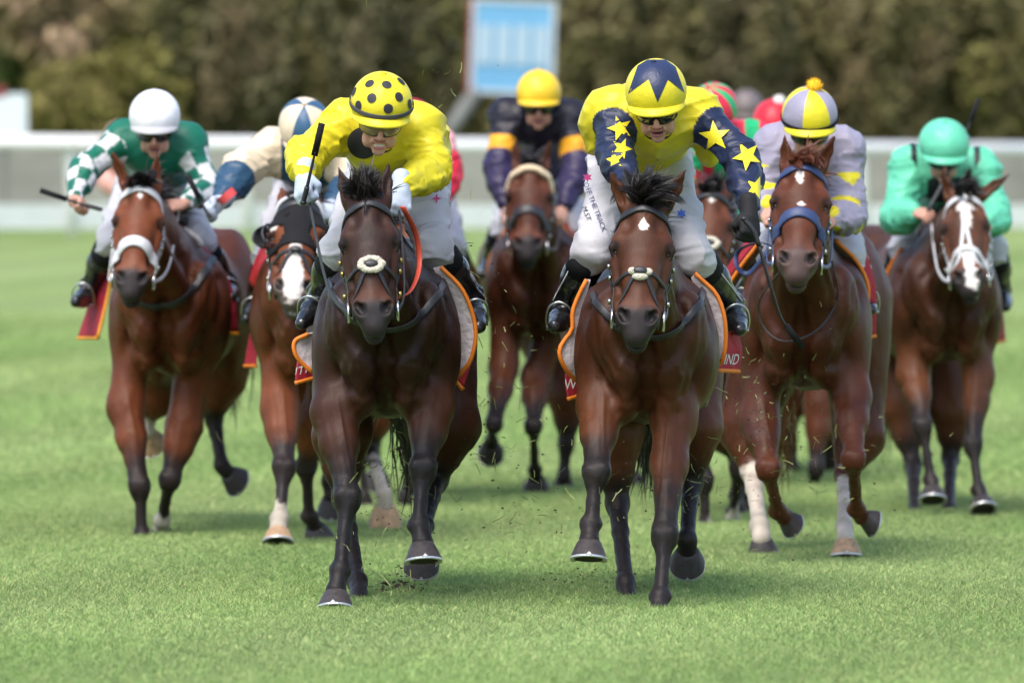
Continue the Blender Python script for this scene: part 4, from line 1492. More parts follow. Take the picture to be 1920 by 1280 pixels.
def grass_mat(name, blades=False):
    m = bpy.data.materials.new(name); m.use_nodes = True
    t = m.node_tree; b = t.nodes['Principled BSDF']; N = t.nodes.new; L = t.links.new
    b.inputs['Roughness'].default_value = .55 if blades else .85
    b.inputs['Specular IOR Level'].default_value = .35 if blades else .15
    geo = N('ShaderNodeNewGeometry')
    mp = N('ShaderNodeMapping'); mp.inputs['Scale'].default_value = (.45, .16, 1)
    L(geo.outputs['Position'], mp.inputs['Vector'])
    n = N('ShaderNodeTexNoise'); n.inputs['Scale'].default_value = 1.0; n.inputs['Detail'].default_value = 6
    L(mp.outputs[0], n.inputs['Vector'])
    cr = N('ShaderNodeValToRGB')
    e = cr.color_ramp.elements
    e[0].position = .36; e[0].color = (.205, .30, .090, 1)
    e[1].position = .66; e[1].color = (.262, .345, .124, 1)
    x = cr.color_ramp.elements.new(.5); x.color = (.24, .325, .108, 1)
    L(n.outputs['Fac'], cr.inputs['Fac'])
    out = cr.outputs['Color']
    wv = N('ShaderNodeTexWave'); wv.inputs['Scale'].default_value = .16; wv.inputs['Distortion'].default_value = 1.5; wv.inputs['Detail'].default_value = 2
    mw = N('ShaderNodeMapping'); mw.inputs['Rotation'].default_value = (0, 0, radians(14)); L(geo.outputs['Position'], mw.inputs['Vector']); L(mw.outputs[0], wv.inputs['Vector'])
    rw = N('ShaderNodeMapRange'); rw.inputs['To Min'].default_value = .93; rw.inputs['To Max'].default_value = 1.07; L(wv.outputs['Fac'], rw.inputs['Value'])
    cw = N('ShaderNodeCombineColor')
    for i in range(3): L(rw.outputs[0], cw.inputs[i])
    mw2 = N('ShaderNodeMix'); mw2.data_type = 'RGBA'; mw2.blend_type = 'MULTIPLY'; mw2.inputs['Factor'].default_value = 1
    L(out, mw2.inputs['A']); L(cw.outputs[0], mw2.inputs['B']); out = mw2.outputs['Result']
    n2 = N('ShaderNodeTexNoise'); n2.inputs['Scale'].default_value = 28 if not blades else 16; n2.inputs['Detail'].default_value = 6
    L(geo.outputs['Position'], n2.inputs['Vector'])
    mr = N('ShaderNodeMapRange'); mr.inputs['From Min'].default_value = .3; mr.inputs['From Max'].default_value = .7
    mr.inputs['To Min'].default_value = .78; mr.inputs['To Max'].default_value = 1.22
    L(n2.outputs['Fac'], mr.inputs['Value'])
    mx = N('ShaderNodeMix'); mx.data_type = 'RGBA'; mx.blend_type = 'MULTIPLY'; mx.inputs['Factor'].default_value = 1
    cb = N('ShaderNodeCombineColor')
    for i in range(3): L(mr.outputs[0], cb.inputs[i])
    L(out, mx.inputs['A']); L(cb.outputs[0], mx.inputs['B'])
    out = mx.outputs['Result']
    if blades:
        at_ = N('ShaderNodeAttribute'); at_.attribute_name = 'Col'
        m2 = N('ShaderNodeMix'); m2.data_type = 'RGBA'; m2.blend_type = 'MULTIPLY'; m2.inputs['Factor'].default_value = 1
        L(out, m2.inputs['A']); L(at_.outputs['Color'], m2.inputs['B']); out = m2.outputs['Result']
        tr = N('ShaderNodeBsdfTranslucent'); L(out, tr.inputs['Color'])
        ms = N('ShaderNodeMixShader'); ms.inputs[0].default_value = .3
        o = t.nodes['Material Output']
        L(b.outputs[0], ms.inputs[1]); L(tr.outputs[0], ms.inputs[2]); L(ms.outputs[0], o.inputs['Surface'])
    else:
        n3 = N('ShaderNodeTexNoise'); n3.inputs['Scale'].default_value = 60; n3.inputs['Detail'].default_value = 4
        L(geo.outputs['Position'], n3.inputs['Vector'])
        bp = N('ShaderNodeBump'); bp.inputs['Distance'].default_value = .03; L(n3.outputs['Fac'], bp.inputs['Height'])
        L(bp.outputs[0], b.inputs['Normal'])
    L(out, b.inputs['Base Color'])
    return m

M['turf'] = grass_mat('turf')
M['blade'] = grass_mat('grass_blades', True)

ys = np.concatenate([np.linspace(-60, 20, 9), np.linspace(24, 130, 107), np.array([150, 200, 300, 500, 900])])
xs = np.array([-600, -200, -80, -40, -20, -10, -5, 0, 5, 10, 20, 40, 80, 200, 600.0])
V = np.array([(x, y, float(ground_z(y))) for y in ys for x in xs])
k = len(xs)
F = np.array([(i * k + j, i * k + j + 1, (i + 1) * k + j + 1, (i + 1) * k + j) for i in range(len(ys) - 1) for j in range(k - 1)])
tag(make('grass_track', V, F, M['turf'], None, True), 'mown green turf of the racetrack', kind='structure')

def tuft_mesh(n, rad, h, w, seed):
    r = np.random.default_rng(seed)
    V = []; F = []; C = []
    for i in range(n):
        a = r.uniform(0, 2 * pi); q = rad * math.sqrt(r.uniform(0, 1))
        p = np.array([q * cos(a), q * sin(a), -.004])
        d = unit([r.normal(0, .42), r.normal(0, .42), 1]); b = unit([r.normal(), r.normal(), 0])
        s = unit(np.cross(d, b)); hh = h * r.uniform(.45, 1.2); ww = w * r.uniform(.6, 1.3)
        m = p + d * hh * .55; t = p + d * hh + b * hh * r.uniform(.1, .6) - np.array([0, 0, hh * .12])
        V += [p - s * ww / 2, p + s * ww / 2, m + s * ww * .4, m - s * ww * .4, t]
        k = 5 * i
        F += [(k, k + 1, k + 2, k + 3), (k + 3, k + 2, k + 4)]
        tone = r.uniform(.62, 1.38)
        c = np.array([1.45, 1.45, 1.6]) * tone
        z = r.uniform()
        if z < .14: c = np.array([2.3, 1.85, 2.3]) * r.uniform(.8, 1.2)
        elif z < .3: c = np.array([.9, 1.1, .9]) * tone
        C += [c] * 5
    return np.array(V), F, np.array(C)

def grass_field(name, label, x0, x1, y0, y1, density, tuft, seed):
    V, F, C = tuft
    o = make(name, V, F, M['blade'], None, False, cols=C)
    tag(o, label, kind='stuff')
    g = bpy.data.node_groups.new(name, 'GeometryNodeTree')
    g.interface.new_socket('Geometry', in_out='INPUT', socket_type='NodeSocketGeometry')
    g.interface.new_socket('Geometry', in_out='OUTPUT', socket_type='NodeSocketGeometry')
    N = g.nodes.new; L = g.links.new
    gi = N('NodeGroupInput'); go = N('NodeGroupOutput')
    grid = N('GeometryNodeMeshGrid')
    grid.inputs['Size X'].default_value = x1 - x0; grid.inputs['Size Y'].default_value = y1 - y0
    ny = max(2, int((y1 - y0) / 1.0) + 1)
    grid.inputs['Vertices X'].default_value = 2; grid.inputs['Vertices Y'].default_value = ny
    tr = N('GeometryNodeTransform'); tr.inputs['Translation'].default_value = ((x0 + x1) / 2, (y0 + y1) / 2, 0)
    L(grid.outputs['Mesh'], tr.inputs['Geometry'])
    sp = N('GeometryNodeSetPosition')
    pos = N('GeometryNodeInputPosition'); sx = N('ShaderNodeSeparateXYZ'); L(pos.outputs[0], sx.inputs[0])
    mr = N('ShaderNodeMapRange'); mr.inputs['From Min'].default_value = 44; mr.inputs['From Max'].default_value = 106
    L(sx.outputs['Y'], mr.inputs['Value'])
    pw = N('ShaderNodeMath'); pw.operation = 'POWER'; pw.inputs[1].default_value = 1.25; L(mr.outputs[0], pw.inputs[0])
    mu = N('ShaderNodeMath'); mu.operation = 'MULTIPLY'; mu.inputs[1].default_value = 1.27; L(pw.outputs[0], mu.inputs[0])
    cx = N('ShaderNodeCombineXYZ'); L(mu.outputs[0], cx.inputs['Z'])
    L(tr.outputs[0], sp.inputs['Geometry']); L(cx.outputs[0], sp.inputs['Offset'])
    ds = N('GeometryNodeDistributePointsOnFaces'); ds.inputs['Density'].default_value = density; ds.inputs['Seed'].default_value = seed
    L(sp.outputs[0], ds.inputs['Mesh'])
    io = N('GeometryNodeInstanceOnPoints')
    L(ds.outputs['Points'], io.inputs['Points']); L(gi.outputs[0], io.inputs['Instance'])
    rv = N('FunctionNodeRandomValue'); rv.data_type = 'FLOAT_VECTOR'
    rv.inputs[0].default_value = (0, 0, 0); rv.inputs[1].default_value = (0, 0, 6.283)
    L(rv.outputs[0], io.inputs['Rotation'])
    rs = N('FunctionNodeRandomValue'); rs.data_type = 'FLOAT'
    rs.inputs[2].default_value = .7; rs.inputs[3].default_value = 1.35
    L(rs.outputs[1], io.inputs['Scale'])
    L(io.outputs[0], go.inputs[0])
    md = o.modifiers.new('spread', 'NODES'); md.node_group = g
    return o

if True:
    grass_field('grass', 'short mown grass blades under the leading horses', -5.5, 5.5, 26.5, 46, 400, tuft_mesh(90, .085, .040, .0028, 1), 1)
    grass_field('grass', 'scattered longer grass blades standing above the mown turf', -5.5, 5.5, 26.5, 42, 70, tuft_mesh(7, .05, .062, .0036, 3), 3)
    grass_field('grass', 'soft blurred grass further down the track', -8, 8, 46, 76, 90, tuft_mesh(50, .13, .045, .008, 2), 2)

# running rail
def fence():
    a = at(-900, 0, 97.5); b = at(2900, 0, 121.0)
    a[2] = b[2] = 0
    d = unit(b - a); s = np.array([-d[1], d[0], 0])
    R = np.stack([d, s, (0, 0, 1)], 1)
    base = 1.22
    root = empty('running_rail', ((a + b) / 2)[:2].tolist() + [base], 'white running rail with deep kickboard along the edge of the track', 'fence')
    M['rail'] = mat('white_rail_plastic', (.80, .80, .80), rough=.4, noise=(6, .06))
    L_ = np.linalg.norm(b - a); c = (a + b) / 2
    prof = [(-.10, .0), (-.10, .07), (-.07, .13), (0, .155), (.07, .13), (.10, .07), (.10, 0)]
    V = []; F = []
    for e in (-.5, .5):
        for x, z in prof: V.append(c + d * L_ * e + s * x + np.array([0, 0, base + 1.03 + z]))
    k = len(prof)
    F = [(i, k + i, k + (i + 1) % k, (i + 1) % k) for i in range(k)] + [tuple(range(k)), tuple(range(2 * k - 1, k - 1, -1))]
    make('top_rail', np.array(V), F, M['rail'], root)
    MB().box(c + np.array([0, 0, base + .21]), (L_, .03, .30), R).build('kickboard', M['rail'], root, smooth=False)
    t = 0
    for px in [-860 + 165 * i for i in range(23)]:
        # where the column of the photograph at px meets the rail line
        k_ = (px - 960) / FPX
        tt = (k_ * a[1] - a[0]) / (d[0] - k_ * d[1])
        p = a + d * tt
        mb = MB().tube([p - s * .06 + [0, 0, base - .12], p + [0, 0, base + .9], p + s * .02 + [0, 0, base + 1.05]], .060, 12)
        mb.build('post', M['rail'], root)
    # low wall behind
    w0 = at(-900, 0, 112); w1 = at(2900, 0, 122); w0[2] = w1[2] = 0
    c = (w0 + w1) / 2; d2 = unit(w1 - w0); R2 = np.stack([d2, (-d2[1], d2[0], 0), (0, 0, 1)], 1)
    wm = mat('weathered_render', (.29, .282, .25), rough=.9, noise=(.9, .28), bump=[(5, .03, (1, 1, 1))])
    w = MB().box(c + [0, 0, 1.80], (np.linalg.norm(w1 - w0), .25, 1.28), R2).build('low_wall', wm, None, smooth=False)
    tag(w, 'low grey beige wall running behind the white rail', 'wall')
fence()

# sign, boards
def sign():
    Y = 119.5
    c = at(961, 88, Y); w = 158 * Y / FPX; hgt = 178 * Y / FPX
    root = empty('course_sign', (c[0], Y, 1.27), 'blue and white square sign standing in front of the hedge', 'sign')
    R = np.eye(3); a = radians(2); R = np.array([[cos(a), 0, sin(a)], [0, 1, 0], [-sin(a), 0, cos(a)]])
    MB().box(c, (w, .06, hgt), R).build('board', mat('sign_pale_blue', (.14, .36, .58), .4, noise=(2, .06)), root, smooth=False)
    wh = mat('sign_white', (.50, .56, .60), .4)
    fr = MB()
    for sx in (-1, 1): fr.box(c + R @ np.array([sx * (w / 2 - .03), -.035, 0]), (.06, .03, hgt), R)
    for sz in (-1, 1): fr.box(c + R @ np.array([0, -.035, sz * (hgt / 2 - .03)]), (w - .12, .03, .06), R)
    fr.build('frame', wh, root, smooth=False)
    MB().box(c + R @ np.array([-w / 2 - .015, -.02, 0]), (.03, .1, hgt), R).build('red_edge', mat('sign_red', (.4, .03, .03), .5), root, smooth=False)
    # tall white numerals, too soft in the photograph to read: plain uprights
    for i in range(4):
        MB().box(c + R @ np.array([(-.375 + .25 * i) * w * .88, -.045, .02]), (.20, .02, hgt * .42), R)  .build('numeral', mat('sign_numeral', (.36, .48, .57), .5), root, smooth=False)
    gm = mat('sign_post_grey', (.16, .165, .15), .6)
    MB().box(np.array([c[0], Y + .08, (c[2] + 1.1) / 2]), (.09, .09, c[2] - 1.0), None).build('post', gm, root, smooth=False)
    MB().tube([at(892, 172, Y + .05), at(832, 262, Y - .4)], .11, 8).build('strut', gm, root)
    Y = 108
    c = at(8, 222, Y)
    r2 = empty('notice_board', (c[0], Y, 1.3), 'pale blue white board behind the rail beside the yellow green bush', 'board')
    MB().box(c, (86 * Y / FPX, .08, 92 * Y / FPX)).build('panel', mat('board_pale', (.62, .68, .74), .5), r2, smooth=False)
    MB().box(at(-3, 172, Y), (30 * Y / FPX, .10, 20 * Y / FPX)).build('top_block', mat('board_red', (.20, .02, .03), .5), r2, smooth=False)
    MB().box([c[0], Y + .1, 1.7], (.08, .08, 1.3)).build('post', gm, r2, smooth=False)
sign()

# shrubs and trees behind the rail
M['leaf'] = mat('leaves', rough=.8, spec=.15, attr=True)
M['bark'] = mat('bark', (.09, .065, .045), .9, noise=(6, .3))
def shrub(px, py, Y, rx, rz, cols, label, n=5200, ls=.105, ry=None, seed=0, name='shrub', base=None, group='shrubs and small trees behind the rail'):
    r = np.random.default_rng(seed)
    c = at(px, py, Y); gz = 1.27
    ry = ry or rx * .8
    root = empty(name, (c[0], Y, gz), label, 'shrub' if name == 'shrub' else 'tree', group)
    # clumps within the crown give light and dark masses
    nc = 26
    cc = r.normal(0, 1, (nc, 3)); cc /= np.linalg.norm(cc, axis=1)[:, None]; cc *= r.uniform(.25, .92, (nc, 1)) ** .6
    cr_ = r.uniform(.22, .42, nc)
    ci = r.integers(0, nc, n)
    q = r.normal(0, 1, (n, 3)); q /= np.linalg.norm(q, axis=1)[:, None]
    p = (cc[ci] + q * cr_[ci][:, None] * r.uniform(.5, 1.05, (n, 1))) * np.array([rx, ry, rz]) + c
    lo = gz + .02
    p[:, 2] = np.maximum(p[:, 2], lo + r.uniform(0, .25, n))
    a = r.normal(0, 1, (n, 3)); a /= np.linalg.norm(a, axis=1)[:, None]
    b = np.cross(a, r.normal(0, 1, (n, 3))); b /= np.linalg.norm(b, axis=1)[:, None]
    s = ls * r.uniform(.6, 1.4, (n, 1))
    V = np.stack([p - a * s, p - b * s * .5, p + a * s, p + b * s * .5], 1).reshape(-1, 3)
    F = np.arange(4 * n).reshape(n, 4)
    cols = np.array(cols)
    clump = cols[r.integers(0, len(cols), nc)]
    leafc = cols[r.integers(0, len(cols), n)]
    C = (clump[ci] * .45 + leafc * .3 + cols.mean(0) * .25) * np.array((.94, .87, .74)) * r.uniform(.85, 1.15, (n, 1))
    make('foliage', V, F, M['leaf'], root, False, cols=np.repeat(C, 4, 0))
    MB().tube([(c[0], Y, gz - .1), (c[0] + .05, Y, gz + (c[2] - gz) * .5), (c[0] - .05, Y + .05, c[2])], [.09 * rz ** .5, .07, .03], 8).build('trunk', M['bark'], root)

G_ol = [(.165, .17, .075), (.15, .15, .08), (.185, .17, .085), (.14, .14, .08)]
G_dk = [(.12, .125, .075), (.13, .13, .08), (.135, .12, .085)]
G_br = [(.19, .15, .095), (.17, .15, .09), (.16, .16, .08)]
G_ye = [(.20, .20, .065), (.18, .18, .06), (.23, .21, .09)]
G_bl = [(.42, .33, .22), (.30, .27, .15), (.12, .12, .05), (.46, .34, .28)]
G_gr = [(.06, .12, .04), (.09, .12, .04)]
TREE_W = ['left of the pale notice board', 'above the pale notice board', 'behind the cream blossom bush', 'behind the yellow green bush', 'above the white capped jockey', 'above the beige capped jockey', 'above the yellow spotted jockey', 'left of the blue sign', 'behind the blue sign', 'right of the blue sign', 'above the navy starred cap', 'above the red pompom jockey', 'above the lilac jockey', 'above the mint jockey', 'past the mint jockey']
TREE_L = ['tall dark olive tree in the back screen, standing ' + w for w in TREE_W]
# back row: a continuous screen of dark trees
for i in range(15):
    shrub(-140 + i * 160, 60 + 30 * (i % 3), 134 + (i % 2) * 2.5, 1.25, 2.4, G_dk + G_ol[:2], TREE_L[i], n=5000, ls=.13, seed=100 + i, name='tree')
shrub(190, 190, 119.5, 1.15, .80, G_ye, 'rounded yellow green bush above the rail beside the pale board', seed=1)
shrub(95, 45, 123, .95, .75, G_bl, 'bush covered in cream and pink blossom at the hedge end', seed=2)
shrub(0, 100, 124, .30, .9, G_gr, 'narrow bright green shrub by the blossoming bush', seed=3, n=1200)
shrub(235, 70, 124, .6, .8, G_bl[1:3] + G_ol, 'bush with a few cream flowers next to the blossoming bush', seed=4)
shrub(350, 120, 123, .55, 1.2, G_ol[:2] + G_dk[:1], 'upright olive shrub right of the yellow green bush', seed=5)
shrub(455, 140, 122, .6, 1.15, G_br + G_dk, 'brown tinged shrub behind the beige capped jockey', seed=6)
shrub(560, 110, 123, .75, 1.3, G_ol, 'broad olive shrub left of the spotted cap', seed=7)
shrub(690, 90, 122.5, .7, 1.35, G_dk + G_ol[:1], 'dark shrub behind the spotted cap', seed=8)
shrub(820, 120, 123, .6, 1.2, G_ol[:1] + G_ye[:1] + G_dk, 'mottled green shrub left of the blue sign', seed=9)
shrub(960, 150, 123.5, .8, 1.2, G_ol + G_br, 'olive shrub behind the blue sign', seed=10)
shrub(1110, 110, 122.5, .65, 1.3, G_br + G_ol[:2], 'reddish brown shrub right of the blue sign', seed=11)
shrub(1250, 100, 123, .7, 1.25, G_ol, 'olive shrub behind the starred cap', seed=12)
shrub(1390, 110, 122, .65, 1.25, G_ol[1:] + G_dk, 'dark olive shrub behind the red capped jockey', seed=13)
shrub(1530, 120, 123, .7, 1.3, G_ol + G_br[:1], 'green brown shrub behind the yellow pompom', seed=14)
shrub(1680, 100, 122.5, .75, 1.3, G_br + G_ol[:2], 'brownish shrub left of the raised whip', seed=15)
shrub(1840, 110, 123, .8, 1.3, G_ol + G_ye[:1], 'greener shrub above the mint capped jockey', seed=16)
shrub(1990, 110, 123, .8, 1.3, G_ol, 'olive shrub at the end of the hedge', seed=17)

# ============================================================ THE FIELD
YEL = np.array((.70, .60, .025)); NAVY = np.array((.016, .024, .062)); WHT = np.array((.64, .64, .66))
def plain(c):
    return lambda V, part, sv, ang, rel, q: np.tile(np.asarray(c, float), (len(V), 1))

def saddlecloth(horse_root, Y, side, Ltop, Redge, m=None, trim='R', text=None, trim_m=None, label=None, name='saddle_cloth', bulge=.0, bottom=True, tw=.009, seed=0, tpos=(.5, .75), tsize=.05, tm=None):
    """cloth between an edge against the horse and an outer edge, given as photo points with depth"""
    L = [at(p[0], p[1], Y + p[2]) for p in Ltop]; R = [at(p[0], p[1], Y + p[2]) for p in Redge]
    o, G = sheet(name, L, R, m or M['pad'], horse_root, bulge=bulge, seed=seed, label=label)
    tmat = trim_m or M['orange_trim']
    if 'R' in trim: MB().tube(G[:, -1], tw, 6).build('trim', tmat, o)
    if 'L' in trim: MB().tube(G[:, 0], tw, 6).build('trim', tmat, o)
    if bottom: MB().tube(G[-1] - [0, 0, .004], tw, 6).build('trim', tmat, o)
    if text:
        V2, F = text_mesh(text, tsize, .15)
        V2, F = subdivide_long(V2, F, .02)
        nv, nu = G.shape[:2]
        w = np.linalg.norm(G[nv // 2, -1] - G[nv // 2, 0]); hh = np.linalg.norm(G[-1, 0] - G[0, 0])
        out = []
        for x, y in V2:
            uu = np.clip(tpos[0] + side * x / w, 0, 1) * (nu - 1); vv = np.clip(tpos[1] - y / hh, 0, 1) * (nv - 1)
            i, j = min(int(vv), nv - 2), min(int(uu), nu - 2); a, b = vv - i, uu - j
            p = (G[i, j] * (1 - b) + G[i, j + 1] * b) * (1 - a) + (G[i + 1, j] * (1 - b) + G[i + 1, j + 1] * b) * a
            out.append(p + np.array([0, -.010, 0]))
        make('lettering', np.array(out), F, tm or M['white_print'], o)
    return o

def saddle(B, root, x=0):
    """small racing saddle on the withers, under the rider"""
    mb = MB().ell(B(0, .62, 1.47), (.17, .24, .045), None, 18, 10)
    mb.build('saddle', M['leather'], root)

# ---------------------------------------------------------- horse 1: dark bay, yellow spotted rider
if True:
    Y = 32.35
    sd, hr, B, h = horse(dict(Y=Y, cx=724, S=1.03, dz=.0, seed=11, res=(.0105, .0056),
        label='dark bay horse with a round cream fleece noseband under the spotted capped jockey',
        coat=(.034, .0155, .0115), warm=(.064, .026, .016), nose=(.15, .05, .028), points=(.015, .012, .013), facedark=.55,
        poll=(688, 358, -.78), muzzle=(702, 612, -1.06), ears=[(640, 312), (733, 310)], ear_dy=.06,
        forelock=(-.1, -.35, .9), fl_len=.12, fl_curl=(-.1, .5, -.2), fl_spread=.3, tip_len=.11, n_hair=1100, n_locks=26, mane_dir=(.1, .5, .8),
        legs=[dict(side=-1, p=[(626, 770, -.12), (652, 935, -.30), (638, 1068, -.40), (630, 1107, -.44)], ax=(0, -.34, -.95), fr=(-.1, -1, 0), w=1.08),
              dict(side=1, p=[(808, 762, -.10), (793, 880, -.30), (785, 984, -.38), (792, 1016, -.41)], ax=(.05, -.24, -.97), fr=(.1, -1, 0), w=1.08),
              dict(side=-1, hind=True, p=[(640, 820, .95), (645, 935, .95), (670, 1090, .45), (674, 1126, .30)], ax=(0, .2, -1)),
              dict(side=1, hind=True, p=[(845, 800, 1.2), (818, 900, 1.25), (795, 985, .85), (790, 1030, .65)], ax=(0, .6, -.8))],
        tail=[(745, 700, 2.2), (760, 800, 2.5), (765, 860, 2.6)],
        hands=[(580, 375, -.30), (748, 385, -.30)],
        tack=dict(noseband='cross', fleece='round', bwid=.042, bz=1.02, rein='leather', brass=True, w=.020)))
    saddle(B, hr)
    # red rein loop
    tubeobj('rein_loop', [at(755, 388, Y - .4), at(780, 440, Y - .3), at(786, 500, Y - .3), at(770, 545, Y - .5), at(745, 560, Y - .72)], .012, M['red_rein'], hr, flat=.3)
    saddlecloth(hr, Y, 1, [(812, 502, .12), (836, 560, .15), (846, 620, .17), (842, 690, .2), (845, 706, .2)], [(826, 500, .10), (868, 545, .10), (891, 610, .12), (884, 670, .14), (858, 705, .18)], M['pad'], 'R', bottom=False, label='white wool pad edged in orange')
    saddlecloth(hr, Y, 1, [(850, 560, .44), (852, 640, .44), (850, 705, .44)], [(880, 590, .42), (888, 660, .42), (868, 728, .42)], M['red_cloth'], '', seed=2)
    saddlecloth(hr, Y, -1, [(592, 622, .16), (594, 660, .16), (592, 700, .16)], [(578, 626, .12), (552, 640, .12), (556, 668, .12), (586, 698, .14)], M['pad'], 'R', bottom=False, seed=3, label='white wool pad edged in orange')
    saddlecloth(hr, Y, -1, [(590, 640, .40), (590, 680, .38), (590, 706, .38)], [(560, 660, .36), (556, 690, .34), (554, 716, .34)], M['red_cloth'], '', text='ITH', tpos=(.55, .62), tsize=.055, seed=4)
    def silk1(V, part, sv, ang, rel, q): return np.tile(YEL, (len(V), 1))
    j = jockey(dict(Y=Y, label='jockey in plain yellow silks and a yellow cap with black spots gritting his teeth',
        head=(715, 200, -.17), pitch=23, roll=-4, yaw=2,
        shoulders=[(650, 235, .10), (786, 238, .10)], elbows=[(574, 290, -.06), (812, 318, .02)], hands=[(571, 330, -.26), (752, 352, -.28)],
        hand=[dict(d=(-.05, -.6, -.8), g=(.7, -.3, .6), n=(.5, -.5, -.3)), dict(d=(.0, -.55, -.85), g=(-.8, -.2, .3), n=(-.3, .6, -.4))],
        hips=(745, 318, .72), knees=[(636, 470, .20), (812, 462, .22)], ankles=[(598, 552, .42), (884, 556, .46)], toes=[(566, 606, .22), (898, 612, .26)],
        glove=(.45, .52, .62), silk=silk1, billow=[(815, 275, .28, (.06, .14, .10))], sleeve=.068, thigh=.082, teeth=True, mouth=1.9, cuff=(.96, .92),
        lens=mat('amber_lens', (.22, .17, .09), .08, spec=.8), hres=.0042,
        helmet=dict(mats=[clothmat('yellow_cap', tuple(YEL))], band=mat('grey_band', (.06, .06, .065), .6))))
    bk = mat('black_spot', (.02, .02, .025), .6)
    for a, e in [helmet_angles(j, x, y) for x, y in ((693, 157), (725, 159), (752, 153), (697, 184), (748, 182), (672, 198), (728, 204), (768, 195), (664, 172))] + [(2.2, .9), (3.0, 1.2), (-2.3, .9), (2.6, 1.5), (-2.7, 1.5)]:
        on_helmet(j, 'black_spot', disc2d(.0185), a, e, bk)
    s = j['shirt']
    print_on('black_spot', *disc2d(.06, 24), at(680, 268, Y - .1), (1, 0, 0), (0, 0, 1), (0, 1, 0), s, bk, j['shirt_obj'], .014)
    print_on('signature_print', *text_mesh('Bh', .045, .3), at(822, 345, Y), (.3, 0, 1), (-1, 0, .3), (0, 1, 0), j['breeches'], M['ink'], j['root'], .011)
    print_on('swirl_print', *star2d(.02, 4, .35), at(817, 372, Y), (1, 0, 0), (0, 0, 1), (0, 1, 0), j['breeches'], M['pink_ink'], j['root'], .011)
    whip(Y, [(569, 378, -.34), (576, 350, -.36), (584, 315, -.38), (591, 285, -.40)], 'short black whip held upright in the yellow jockey\'s pale blue glove')

